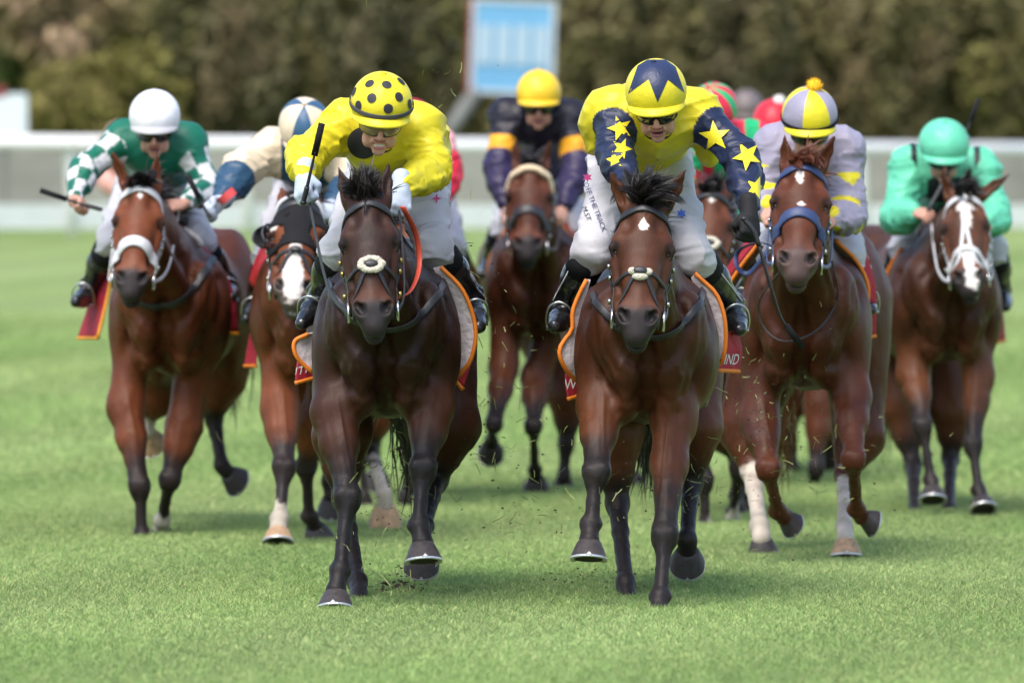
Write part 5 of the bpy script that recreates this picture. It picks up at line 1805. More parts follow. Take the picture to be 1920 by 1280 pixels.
# ---------------------------------------------------------- horse 2: bay with a star, navy sleeves with yellow stars
if True:
    Y = 32.4
    sd, hr, B, h = horse(dict(Y=Y, cx=1214, S=1.0, dz=-.0, seed=12, res=(.0105, .0056),
        label='bay horse with windblown black forelock and small star under the star sleeved jockey',
        coat=(.072, .029, .0175), warm=(.112, .043, .023), nose=(.17, .062, .038), points=(.020, .015, .015), facedark=.12,
        poll=(1210, 366, -.78), muzzle=(1193, 628, -1.06), ears=[(1140, 326), (1279, 318)], ear_dy=-.02, hs=1.07,
        marks=[(.0, .135, .022, .038, 1.0)],
        forelock=(-.05, -.45, .8), fl_len=.155, fl_curl=(.35, .4, -.25), fl_spread=.42, n_hair=1500, n_locks=34, mane_dir=(.2, .3, .9),
        legs=[dict(side=-1, p=[(1124, 765, -.12), (1118, 888, -.36), (1108, 982, -.42), (1105, 1012, -.45)], ax=(-.04, -.24, -.97), w=1.06),
              dict(side=1, p=[(1262, 790, -.14), (1246, 1005, -.42), (1238, 1118, -.52), (1235, 1146, -.56)], ax=(0, -.3, -1), w=1.04),
              dict(side=-1, hind=True, p=[(1148, 820, .95), (1158, 945, .95), (1173, 1092, .50), (1177, 1130, .42)], ax=(0, -.1, -1)),
              dict(side=1, hind=True, p=[(1300, 800, 1.2), (1296, 905, 1.25), (1288, 1010, 1.0), (1289, 1030, 1.02)], ax=(0, .75, -.65), fr=(0, -.6, -.8))],
        tail=[(1215, 700, 2.2), (1212, 790, 2.4), (1214, 840, 2.5)],
        hands=[(1186, 400, -.20), (1232, 410, -.15)],
        tack=dict(noseband='cross', fleece='half', bwid=.04, bz=1.02, w=.020)))
    saddle(B, hr)
    saddlecloth(hr, Y, 1, [(1296, 520, .13), (1312, 580, .16), (1322, 640, .18), (1330, 686, .2)], [(1303, 512, .12), (1345, 556, .12), (1361, 620, .12), (1356, 672, .14), (1338, 688, .2)], M['pad'], 'R', bottom=False, label='white wool pad edged in orange')
    saddlecloth(hr, Y, 1, [(1354, 622, .22), (1352, 660, .22), (1345, 692, .2)], [(1384, 626, .34), (1391, 660, .36), (1386, 694, .36)], M['red_cloth'], '', text='VIND', tpos=(.45, .70), tsize=.062, seed=5)
    saddlecloth(hr, Y, -1, [(1106, 524, .13), (1094, 600, .16), (1092, 660, .16), (1090, 716, .18)], [(1100, 524, .12), (1074, 580, .12), (1072, 618, .12), (1049, 655, .10), (1060, 690, .12), (1086, 718, .2)], M['pad'], 'R', bottom=False, seed=3, label='white wool pad edged in orange')
    saddlecloth(hr, Y, -1, [(1090, 690, .38), (1090, 720, .36), (1088, 738, .36)], [(1060, 692, .34), (1060, 720, .32), (1064, 746, .32)], M['red_cloth'], '', text='WS', tpos=(.5, .5), tsize=.055, seed=6)
    tubeobj('girth_strap', [at(1340, 690, Y + .35), at(1332, 720, Y + .5), at(1318, 760, Y + .8)], .016, mat('pale_green_tube', (.25, .27, .2), .6), hr, flat=.4)
    def silk2(V, part, sv, ang, rel, q):
        c = np.tile(YEL, (len(V), 1)); c[(part > 0) & (sv > -.05)] = NAVY
        return c
    colf = lambda a, e: 0
    ycap = clothmat('yellow_cap_satin', tuple(YEL)); ncap = clothmat('navy_cap_satin', tuple(NAVY * 1.4))
    j = jockey(dict(Y=Y, label='jockey in a yellow shirt with navy starred sleeves and a navy starred yellow cap',
        head=(1230, 176, -.12), pitch=26, yaw=-3, roll=3,
        shoulders=[(1152, 208, .10), (1306, 212, .12)], elbows=[(1154, 290, -.06), (1392, 300, -.02)], hands=[(1180, 345, -.30), (1404, 398, -.28)],
        hand=[dict(), dict(d=(.05, -.35, -.9), g=(-.8, -.3, .3), n=(-.5, .3, -.4))],
        hips=(1200, 285, .62), knees=[(1112, 468, .18), (1300, 478, .20)], ankles=[(1058, 572, .42), (1372, 572, .44)], toes=[(1040, 612, .16), (1388, 618, .22)],
        glove=(.012, .012, .014), silk=silk2, billow=[(1116, 235, .22, (.055, .14, .12)), (1330, 262, .30, (.05, .13, .10))], sleeve=.064, thigh=.077, mouth=1.2, piping=True, hres=.0042, cuff=(.9, .86),
        helmet=dict(mats=[ycap], band=None, button=ncap)))
    helmet_patch(j, 'navy_cap_star', [(1196, 124), (1178, 176), (1216, 149), (1233, 192), (1252, 150), (1283, 174), (1266, 126), (1248, 113), (1214, 113)], (1231, 132), ncap)
    on_helmet(j, 'cap_bow', star2d(.016, 4, .5), .0, 1.72, ycap)
    s = j['shirt']; ys_ = clothmat('yellow_star', tuple(YEL))
    for (px, py, r_, rot) in ((1342, 255, .062, .1), (1402, 292, .058, .5), (1418, 352, .046, .9), (1163, 240, .050, .3), (1166, 278, .042, -.4), (1152, 300, .036, .2)):
        print_on('yellow_star', *star2d(r_, 5, .42, rot), at(px, py, Y - .2), (1, 0, 0), (0, 0, 1), (0, 1, 0), s, ys_, j['shirt_obj'], .009)
    for side, x0 in ((-1, 1127), ):
        print_on('leg_print', *text_mesh('OFF THE TRACK', .027, 0), at(1117, 388, Y), (.38, 0, -1), (1, 0, .38), (0, 1, 0), j['breeches'], M['ink'], j['root'], .011)
        print_on('leg_logo', *star2d(.020, 6, .5), at(1103, 332, Y), (1, 0, 0), (0, 0, 1), (0, 1, 0), j['breeches'], M['pink_ink'], j['root'], .011)
        print_on('name_print', *text_mesh('M.ST', .026, .2), at(1101, 400, Y), (.38, 0, -1), (1, 0, .38), (0, 1, 0), j['breeches'], M['gaiter'], j['root'], .011)
    print_on('leg_logo', *star2d(.020, 6, .5), at(1280, 400, Y), (1, 0, 0), (0, 0, 1), (0, 1, 0), j['breeches'], M['blue_ink'], j['root'], .011)
    whip(Y, [(1396, 412, -.38), (1416, 440, -.38), (1440, 520, -.36), (1462, 590, -.30), (1478, 615, -.26)], 'long black whip slanting down from the black glove of the star sleeved jockey')

# ---------------------------------------------------------- horse 0: bright bay, green and white checks
if True:
    Y = 39.2
    sd, hr, B, h = horse(dict(Y=Y, cx=318, S=1.03, dz=.03, seed=13, res=(.015, .008), yaw=.04,
        label='bright bay horse in a white bridle carrying the green and white checked jockey',
        coat=(.125, .042, .022), warm=(.15, .050, .024), nose=(.20, .075, .04), points=(.024, .015, .014), facedark=.05,
        poll=(266, 333, -.80), muzzle=(243, 548, -1.1), ears=[(222, 280), (308, 282)], ear_dy=-.02, hs=1.05,
        marks=[(.0, .10, .016, .020, .8)],
        forelock=(0, -.5, .7), fl_len=.10, fl_curl=(0, -.2, -.5),
        legs=[dict(side=-1, p=[(236, 765, -.12), (262, 912, -.30), (266, 1000, -.3), (268, 1010, -.32)], ax=(0, -.2, -1), w=1.05),
              dict(side=1, p=[(345, 800, -.05), (318, 900, -.15), (304, 975, .0), (303, 990, .06)], ax=(0, .5, -.85), w=1.05, sock=1.85),
              dict(side=1, hind=True, p=[(412, 715, 1.5), (400, 780, 1.6), (416, 872, 1.5), (426, 885, 1.5)], ax=(.6, .6, -.5), fr=(.3, -.5, -.8)),
              dict(side=-1, hind=True, p=[(290, 740, 1.7), (282, 770, 1.9), (276, 806, 1.9), (276, 812, 1.9)], ax=(.2, .8, -.5), sock=1.4, fr=(0, -.5, -.8), pale=True)],
        hands=[(215, 440, -.2), (335, 395, -.2)],
        tack=dict(strap='white_strap', noseband='wide', w=.026, nv=.36, bwid=.05, bz=1.0, rein='white_strap')))
    saddle(B, hr)
    tr = mat('amber_trim', (.85, .33, .02), .6)
    saddlecloth(hr, Y, -1, [(212, 478, .30), (205, 540, .30), (194, 590, .28), (183, 632, .26)], [(190, 484, .44), (176, 540, .48), (160, 590, .5), (146, 632, .5)], M['red_cloth'], 'L', trim_m=tr, seed=7)
    saddlecloth(hr, Y, 1, [(358, 448, .02), (385, 505, .04), (400, 560, .06), (404, 622, .08)], [(364, 444, .1), (412, 498, .16), (440, 556, .2), (447, 624, .22)], M['red_cloth'], 'L', trim_m=tr, seed=8)
    GRN = np.array((.008, .135, .085))
    def silk0(V, part, sv, ang, rel, q):
        c = np.tile(GRN, (len(V), 1))
        k = (np.floor(sv * 3.0 + .2) + np.floor((ang + pi) / (pi / 3.0) + .5)) % 2
        m = (part > 0) & (sv > .12)
        c[m & (k == 0)] = WHT
        return c
    j = jockey(dict(Y=Y, label='jockey in dark green silks with green and white checked sleeves and a white cap', res=.014, hres=.007, sres=.008,
        head=(290, 222, -.10), pitch=20, yaw=0,
        shoulders=[(234, 262, .12), (350, 268, .12)], elbows=[(158, 318, -.05), (388, 352, .05)], hands=[(140, 372, -.2), (346, 382, -.28)],
        hand=[dict(d=(.35, -.5, -.2), g=(-.5, -.4, .5), n=(-.1, .2, -1)), dict(d=(-.8, -.6, -.1))],
        hips=(300, 335, .70), knees=[(212, 452, .25), (372, 452, .25)], ankles=[(168, 538, .45), (424, 530, .45)], toes=[(142, 566, .2), (434, 556, .2)],
        silk=silk0, sleeve=.064, fold=.006, stirrup=True, thigh=.09,
        helmet=dict(mats=[clothmat('white_cap', (.80, .80, .84))], band=None, peak=mat('grey_peak', (.45, .45, .47), .5))))
    tubeobj('knee_strap', [at(346, 430, Y + .1), at(372, 448, Y), at(378, 462, Y)], .012, M['white_strap'], j['root'])
    whip(Y, [(186, 392, -.30), (150, 382, -.30), (120, 372, -.3)], 'black whip lying across the bare hand of the green checked jockey')

# ---------------------------------------------------------- horse 3: blinkers and white blaze
if True:
    Y = 38.2
    sd, hr, B, h = horse(dict(Y=Y, cx=588, S=1.04, dz=.03, seed=14, res=(.014, .0068),
        label='bay horse in a black blinker hood with a broad white blaze',
        coat=(.13, .044, .022), warm=(.20, .066, .030), nose=(.3, .12, .07), points=(.026, .017, .017), facedark=.0,
        poll=(562, 362, -.82), muzzle=(548, 560, -1.12), ears=[(535, 352), (590, 352)], ear_dy=.1, hs=1.2,
        marks=[(.0, .30, .022, .10, .3), (-.005, .46, .040, .14, .25), (0, .10, .01, .02, .5), (-.09, .175, .018, .02, .5)], mark_col=(.74, .66, .62), muzzle_col=(.09, .07, .065),
        forelock=(0, .3, .5), fl_len=.05,
        legs=[dict(side=-1, p=[(526, 765, -.1), (533, 878, -.3), (524, 972, -.4), (522, 990, -.42)], ax=(0, -.42, -.9), sock=1.75, pale=True, w=1.1),
              dict(side=1, p=[(590, 790, .1), (574, 875, .2), (580, 968, .3), (590, 985, .34)], ax=(.25, .55, -.8), w=1.0, fr=(.2, -.6, -.7)),
              dict(side=-1, hind=True, p=[(600, 790, 1.8), (610, 840, 1.9), (618, 900, 1.9), (622, 930, 1.9)], ax=(0, .5, -.8)),
              dict(side=1, hind=True, p=[(700, 770, 1.8), (690, 830, 1.9), (720, 925, 1.5), (722, 948, 1.5)], ax=(0, .5, -.8), sock=1.4, pale=True, fr=(0, -.7, -.6), hs=1.1)],
        hands=[(520, 420, -.1), (618, 395, -.2)],
        tack=dict(noseband='cross', fleece=False, hood=True, double=True, w=.022, breast=False, rein='white_strap')))
    saddle(B, hr)
    # white sheepskin straps hanging beside the face
    saddlecloth(hr, Y, -1, [(486, 610, .3), (482, 650, .3), (480, 684, .3)], [(476, 600, .4), (464, 650, .45), (458, 684, .45)], M['red_cloth'], '', seed=9)
    BEI = np.array((.70, .58, .42)); NV2 = np.array((.025, .07, .13))
    def silk3(V, part, sv, ang, rel, q):
        c = np.tile(BEI, (len(V), 1)); c[(part > 0) & (sv > 1.18)] = NV2
        c[(rel[:, 0] > -.12) & (rel[:, 1] < .15) & (part == 0)] = NV2
        return c
    cf = lambda a, e: 1 if (abs((a + .25) % (2 * pi / 3) - pi / 3) > .62) else 0
    j = jockey(dict(Y=Y, label='jockey in beige silks with navy cuffs and panelled cap, arm stretched out', res=.014, hres=.007,
        head=(572, 240, -.05), pitch=40, yaw=12, roll=8,
        shoulders=[(514, 282, .12), (640, 285, .12)], elbows=[(452, 318, .0), (660, 350, 0)], hands=[(414, 378, -.2), (622, 385, -.3)],
        hand=[dict(d=(-.75, -.5, -.6), g=(-.2, -.3, .9), n=(.3, -.5, -.5)), dict()],
        hips=(600, 330, .7), knees=[(506, 480, .25), (650, 470, .25)], ankles=[(485, 560, .45), (680, 560, .45)], toes=[(462, 598, .2), (690, 600, .2)],
        glove=(.48, .54, .64), silk=silk3, sleeve=.080, thigh=.09, boot='boot', cuff=(.86, .9), fold=.009,
        helmet=dict(mats=[clothmat('beige_cap', tuple(BEI)), clothmat('navy_cap', tuple(NV2 * 1.5))], colf=cf)))
    MB().tube([at(421, 362, Y - .24), at(431, 374, Y - .24)], [.045, .042], 14, caps=False).build('wristband', mat('coral_band', (.7, .08, .08), .6), j['root'])
    tubeobj('boot_wrap', [at(512, 470, Y + .2), at(500, 500, Y + .15), at(488, 530, Y + .2)], [.060, .062, .055], mat('red_boot_cover', (.55, .02, .03), .5), j['root'], n=14)
    whip(Y, [(396, 412, -.3), (385, 393, -.3), (374, 372, -.3)], 'short black whip in the pale glove of the beige sleeved jockey')

# ---------------------------------------------------------- horse 4: chestnut in navy bridle
if True:
    Y = 36.0
    sd, hr, B, h = horse(dict(Y=Y, cx=1508, S=1.03, dz=.03, seed=15, res=(.014, .0065), yaw=.07, bay=False,
        label='chestnut horse with a navy bridle and an irregular white star ridden by the lilac jockey',
        coat=(.082, .028, .016), nose=(.12, .05, .034), points=(.05, .016, .010), facedark=.0, muzzle_col=(.085, .055, .05),
        poll=(1506, 293, -.80), muzzle=(1494, 512, -1.12), ears=[(1460, 254), (1552, 256)], ear_dy=-.02, hs=1.13,
        marks=[(-.008, .115, .014, .036, .5), (.004, .255, .016, .018, .8)],
        hair=M['hair_red'], forelock=(0, -.4, .8), fl_len=.10, fl_curl=(.1, -.1, -.5), fl_spread=.4,
        legs=[dict(side=-1, p=[(1425, 790, -.1), (1440, 880, -.3), (1458, 958, -.05), (1470, 968, .0)], ax=(.55, .55, -.5), fr=(.3, -.6, -.7), w=1.05, hs=.78),
              dict(side=1, p=[(1596, 745, -.12), (1600, 862, -.42), (1606, 955, -.1), (1616, 968, -.05)], ax=(.75, .35, -.3), fr=(.2, -.4, -.9), w=1.05, hs=.78),
              dict(side=-1, hind=True, p=[(1400, 800, 1.4), (1410, 880, 1.3), (1424, 985, .9), (1428, 1008, .85)], ax=(.1, .35, -.9), sock=1.1, w=1.15, fr=(0, -.8, -.6)),
              dict(side=1, hind=True, p=[(1610, 820, 1.3), (1584, 890, 1.2), (1583, 985, .6), (1586, 1010, .5)], ax=(0, -.2, -1), sock=1.1, pale=True)],
        tail=[(1480, 720, 2.2), (1462, 790, 2.5), (1460, 830, 2.6)],
        hands=[(1445, 400, -.1), (1560, 415, -.1)],
        tack=dict(strap='blue_strap', noseband='wide', w=.024, nv=.32, breast=False, rein='blue_strap')))
    saddle(B, hr)
    tubeobj('bib_cord', [at(1470, 500, Y - .9), at(1425, 560, Y - .5), at(1430, 610, Y - .45), at(1470, 640, Y - .5), at(1530, 620, Y - .45), at(1570, 560, Y - .3), at(1560, 490, Y - .6)], .004, M['leather'], hr)
    tubeobj('rein_loop', [at(1445, 460, Y - .5), at(1420, 455, Y - .5), at(1385, 470, Y - .3), at(1382, 500, Y - .3), at(1405, 512, Y - .3), at(1440, 470, Y - .4)], .011, M['blue_strap'], hr, flat=.3)
    saddlecloth(hr, Y, 1, [(1556, 452, .05), (1590, 500, .15), (1606, 560, .25), (1612, 632, .3)], [(1566, 450, .0), (1606, 490, .05), (1628, 540, .1), (1618, 600, .15), (1613, 634, .2)], M['pad'], 'R', bottom=False, seed=10, label='white wool pad edged in orange')
    saddlecloth(hr, Y, 1, [(1600, 480, .12), (1612, 560, .16), (1612, 632, .2)], [(1624, 476, .2), (1642, 540, .24), (1642, 628, .28)], M['red_cloth'], '', seed=11)
    saddlecloth(hr, Y, -1, [(1432, 462, .1), (1400, 505, .2), (1372, 545, .3)], [(1424, 456, .0), (1395, 492, .05), (1368, 532, .1)], M['pad_tan'], 'R', bottom=False, seed=12, label='tan pad edged in orange')
    saddlecloth(hr, Y, -1, [(1420, 450, .15), (1392, 486, .2), (1366, 524, .3)], [(1408, 440, .2), (1378, 480, .25), (1352, 520, .35)], M['red_cloth'], '', seed=13, bottom=False)
    LIL = np.array((.30, .28, .37))
    def silk4(V, part, sv, ang, rel, q):
        c = np.tile(LIL, (len(V), 1))
        u = sv * 1.15 + .1; w = (ang + pi) / (2 * pi) * 2.0
        d = np.abs((u % 1) - .5) + np.abs((w % 1) - .5)
        c[(part > 0) & (d < .38) & (sv > .45)] = YEL
        return c
    cf = lambda a, e: 0 if int((a + .30) // (pi / 3)) % 2 == 0 else 1
    j = jockey(dict(Y=Y, label='jockey in lilac silks with yellow diamonds and a quartered cap topped by a yellow pompom', res=.014, hres=.007,
        head=(1518, 221, -.20), pitch=24, yaw=0,
        shoulders=[(1456, 278, .10), (1580, 282, .10)], elbows=[(1430, 370, .05), (1592, 400, .0)], hands=[(1440, 395, -.15), (1560, 412, -.15)],
        hips=(1520, 355, .72), knees=[(1445, 470, .2), (1590, 480, .2)], ankles=[(1400, 545, .4), (1620, 545, .42)], toes=[(1385, 580, .2), (1632, 580, .2)],
        silk=silk4, sleeve=.074, face=True, goggles=True, thigh=.085,
        helmet=dict(mats=[clothmat('yellow_cap_panel', tuple(YEL)), clothmat('lilac_cap_panel', tuple(LIL))], colf=cf, band=M['gaiter'], band_e=.10,
                    pom=mat('yellow_yarn', (.85, .50, .02), .95), pom_at=(1527, 162))))
# ---------------------------------------------------------- horse 5: yellow cap, purple silks
if True:
    Y = 44.5
    sd, hr, B, h = horse(dict(Y=Y, cx=1008, S=.98, dz=.17, seed=16, res=(.018, .010),
        label='brown horse with a tan fleece browband ridden by the purple and orange jockey',
        coat=(.075, .028, .018), warm=(.11, .04, .022), nose=(.17, .055, .03), points=(.022, .015, .015), facedark=.1,
        poll=(995, 300, -.8), muzzle=(988, 478, -1.1), ears=[(964, 258), (1032, 258)], ear_dy=.0, hs=1.12,
        forelock=(0, -.3, .6), fl_len=.06,
        legs=[dict(side=-1, p=[(944, 690, -.1), (926, 795, -.5), (921, 826, -.1), (920, 832, -.0)], ax=(0, .8, -.5), fr=(0, -.5, -.8)),
              dict(side=1, p=[(1005, 710, 0), (1000, 800, -.3), (1003, 880, .1), (1005, 895, .15)], ax=(0, .7, -.6), fr=(0, -.6, -.8)),
              dict(side=-1, hind=True, p=[(1066, 740, .9), (1062, 830, .9), (1057, 890, .9), (1056, 900, .9)], ax=(0, .7, -.6), fr=(0, -.6, -.8), pale=False),
              dict(side=1, hind=True, p=[(1140, 760, 1.2), (1164, 850, 1.3), (1172, 880, 1.2), (1178, 890, 1.2)], ax=(.3, .6, -.5), fr=(.2, -.5, -.7))],
        hands=[(940, 400, -.1), (1050, 410, -.2)],
        tack=dict(noseband='wide', w=.026, brow='tan_fleece', nv=.34, breast=False)))
    saddle(B, hr)
    saddlecloth(hr, Y, -1, [(960, 430, .2), (935, 490, .3), (925, 545, .3)], [(950, 425, .1), (918, 490, .1), (912, 548, .15)], M['pad'], 'R', seed=14, bottom=False)
    saddlecloth(hr, Y, 1, [(1055, 425, .1), (1080, 450, .15), (1112, 480, .2)], [(1068, 410, .3), (1094, 432, .35), (1125, 462, .4)], M['red_cloth'], 'L', seed=15, bottom=False)
    PUR = np.array((.026, .018, .060)); DNV = np.array((.012, .011, .022)); ORA = np.array((.80, .36, .02))
    def silk5(V, part, sv, ang, rel, q):
        c = np.tile(DNV, (len(V), 1))
        c[(rel[:, 1] > .06) & (part == 0)] = PUR * 1.5
        c[(part > 0)] = DNV; c[(part > 0) & (sv > .48)] = ORA; c[(part > 0) & (sv > .74)] = PUR
        return c
    j = jockey(dict(Y=Y, label='jockey in dark purple silks with orange armbands and a golden yellow cap', res=.016, hres=.010, sres=.011,
        head=(1010, 178, -.05), pitch=15, yaw=0,
        shoulders=[(952, 218, .1), (1068, 220, .1)], elbows=[(934, 315, -.05), (1082, 320, -.05)], hands=[(950, 390, -.2), (1056, 390, -.25)],
        hips=(1010, 330, .7), knees=[(946, 425, .25), (1084, 430, .25)], ankles=[(918, 490, .45), (1115, 500, .45)], toes=[(905, 515, .2), (1125, 530, .2)],
        silk=silk5, sleeve=.070, thigh=.09, stirrup=False,
        helmet=dict(mats=[clothmat('golden_cap', (.85, .55, .03))], band=None)))

# ---------------------------------------------------------- horse 6: mint rider, star and snip
if True:
    Y = 41.8
    sd, hr, B, h = horse(dict(Y=Y, cx=1772, S=1.04, dz=.03, seed=17, res=(.016, .008), yaw=-.10,
        label='dark bay horse with white star and snip in a white bridle under the mint jockey',
        coat=(.085, .038, .024), warm=(.13, .055, .03), nose=(.22, .08, .04), points=(.028, .019, .018), facedark=.25,
        poll=(1805, 352, -.8), muzzle=(1816, 542, -1.12), ears=[(1752, 318), (1878, 326)], ear_dy=-.02, hs=1.06, head_yaw=.12,
        marks=[(.010, .115, .050, .026, .6), (.010, .17, .022, .07, .5), (.012, .42, .030, .075, .4), (.02, .52, .032, .06, .4)],
        forelock=(.2, -.3, .6), fl_len=.12, fl_curl=(.2, 0, -.3), fl_spread=.5,
        legs=[dict(side=-1, p=[(1712, 705, -.1), (1730, 800, -.35), (1745, 900, -.4), (1748, 912, -.42)], ax=(0, -.4, -.9), w=.98),
              dict(side=1, p=[(1834, 705, -.1), (1824, 835, -.3), (1835, 918, -.4), (1840, 932, -.42)], ax=(.1, -.5, -.85), w=.98),
              dict(side=-1, hind=True, p=[(1690, 760, 1.2), (1712, 872, 1.1), (1715, 970, .3), (1716, 984, .2)], ax=(0, 0, -1)),
              dict(side=1, hind=True, p=[(1788, 770, 1.2), (1782, 860, 1.2), (1780, 955, .6), (1780, 970, .5)], ax=(0, .3, -1))],
        tail=[(1690, 700, 2.2), (1664, 760, 2.6), (1650, 800, 2.7)],
        hands=[(1745, 405, -.2), (1850, 420, -.1)],
        tack=dict(strap='white_strap', noseband='plain', w=.022, centre=True, breast=False, rein='white_strap')))
    saddle(B, hr)
    saddlecloth(hr, Y, -1, [(1702, 470, .2), (1676, 520, .3), (1668, 580, .3)], [(1690, 464, .1), (1664, 515, .15), (1660, 585, .2)], M['pad'], 'R', seed=16)
    saddlecloth(hr, Y, 1, [(1850, 480, .3), (1862, 560, .3), (1868, 640, .3)], [(1862, 490, .35), (1878, 560, .4), (1884, 636, .45)], M['red_cloth'], 'L', seed=17)
    MNT = np.array((.13, .56, .36)); BLK = np.array((.015, .018, .02))
    def silk6(V, part, sv, ang, rel, q):
        c = np.tile(MNT, (len(V), 1))
        c[(part == 0) & (np.abs(np.abs(rel[:, 0]) - .155) < .018)] = BLK
        c[(part == 0) & (rel[:, 1] < -.02) & (np.abs(rel[:, 0]) < .09) & (rel[:, 2] < -.05)] = BLK
        return c
    j = jockey(dict(Y=Y, label='jockey in mint green silks and a loose mint cap crouching low', res=.016, hres=.009, sres=.010,
        head=(1770, 274, -.15), pitch=26, yaw=3,
        shoulders=[(1706, 312, .1), (1838, 318, .1)], elbows=[(1684, 408, .02), (1864, 405, .0)], hands=[(1716, 398, -.2), (1850, 420, -.15)],
        hand=[dict(d=(.6, -.7, -.1)), dict()],
        hips=(1775, 385, .7), knees=[(1694, 465, .25), (1862, 470, .25)], ankles=[(1672, 540, .45), (1878, 545, .45)], toes=[(1662, 566, .2), (1886, 574, .2)],
        silk=silk6, sleeve=.080, thigh=.088, breeches=(.5, .5, .54), stirrup=False,
        helmet=dict(mats=[clothmat('mint_cap', tuple(MNT))], band=None, rad=(.125, .118, .145))))
    whip(Y, [(1742, 392, -.32), (1775, 330, -.24), (1806, 262, -.18), (1820, 226, -.17)], 'black whip pointing up over the mint capped jockey\'s shoulder')

# ---------------------------------------------------------- horse 7: red and green stripes, half hidden
if True:
    Y = 40.6
    sd, hr, B, h = horse(dict(Y=Y, cx=1345, S=1.02, dz=.05, seed=18, res=(.016, .009),
        label='bay horse with white star and fleece noseband half hidden between starred jockey and chestnut',
        coat=(.095, .036, .022), warm=(.11, .04, .022), nose=(.2, .07, .04), points=(.024, .016, .016), facedark=.05,
        poll=(1334, 345, -.8), muzzle=(1326, 550, -1.1), ears=[(1300, 330), (1366, 330)], ear_dy=.08,
        marks=[(.004, .09, .022, .022, .7)],
        forelock=(0, -.3, .6), fl_len=.08,
        legs=[dict(side=-1, p=[(1290, 760, -.1), (1320, 900, -.2), (1322, 985, -.2), (1322, 1000, -.2)], ax=(0, -.3, -1), sock=1.9),
              dict(side=1, p=[(1390, 770, -.1), (1386, 880, .0), (1374, 975, .2), (1372, 992, .25)], ax=(0, .5, -.8), sock=1.7, pale=True),
              dict(side=-1, hind=True, p=[(1330, 780, 1.3), (1385, 860, 1.4), (1380, 930, 1.2), (1380, 950, 1.1)], ax=(0, .5, -.8)),
              dict(side=1, hind=True, p=[(1390, 760, 1.4), (1396, 850, 1.4), (1400, 920, 1.5), (1404, 930, 1.5)], ax=(0, .5, -.8))],
        hands=[(1290, 430, -.2), (1365, 430, -.25)],
        tack=dict(noseband='cross', fleece='round', w=.022, breast=False)))
    saddle(B, hr)
    RED = np.array((.72, .03, .07)); GR = np.array((.02, .42, .16))
    def silk7(V, part, sv, ang, rel, q):
        c = np.tile(RED, (len(V), 1))
        k = np.floor(rel[:, 0] / .075 + .5) % 2
        c[k == 0] = GR
        k = np.floor(sv * 3.2) % 2
        c[(part > 0) & (k == 1)] = GR; c[(part > 0) & (k == 0)] = RED
        return c
    cf = lambda a, e: int((a + .1) // (pi / 7)) % 2
    j = jockey(dict(Y=Y, label='jockey in red and green striped silks and cap half hidden by the star sleeved jockey', res=.016, hres=.010, sres=.010,
        head=(1337, 208, 0), pitch=35, yaw=-20,
        shoulders=[(1290, 270, .12), (1412, 262, .2)], elbows=[(1280, 350, .05), (1440, 350, .15)], hands=[(1300, 415, -.15), (1386, 432, -.20)],
        hand=[dict(), dict(d=(-.8, -.5, -.1), g=(0, -.3, .9), n=(-.2, .6, -.2))],
        hips=(1350, 330, .7), knees=[(1290, 450, .25), (1404, 455, .25)], ankles=[(1270, 530, .45), (1420, 535, .45)], toes=[(1262, 560, .2), (1425, 570, .2)],
        silk=silk7, sleeve=.066, stirrup=False,
        helmet=dict(mats=[clothmat('red_cap_stripe', tuple(RED)), clothmat('green_cap_stripe', tuple(GR))], colf=cf)))
    whip(Y, [(1358, 408, -.28), (1358, 440, -.28), (1356, 480, -.28), (1352, 520, -.26)], 'black whip hanging from the bare hand of the red and green striped jockey', flap=False)
    saddlecloth(hr, Y, 1, [(1400, 425, .1), (1378, 465, .1), (1362, 505, .1)], [(1412, 430, .3), (1392, 470, .3), (1374, 512, .3)], M['red_cloth'], '', seed=21, bottom=False)

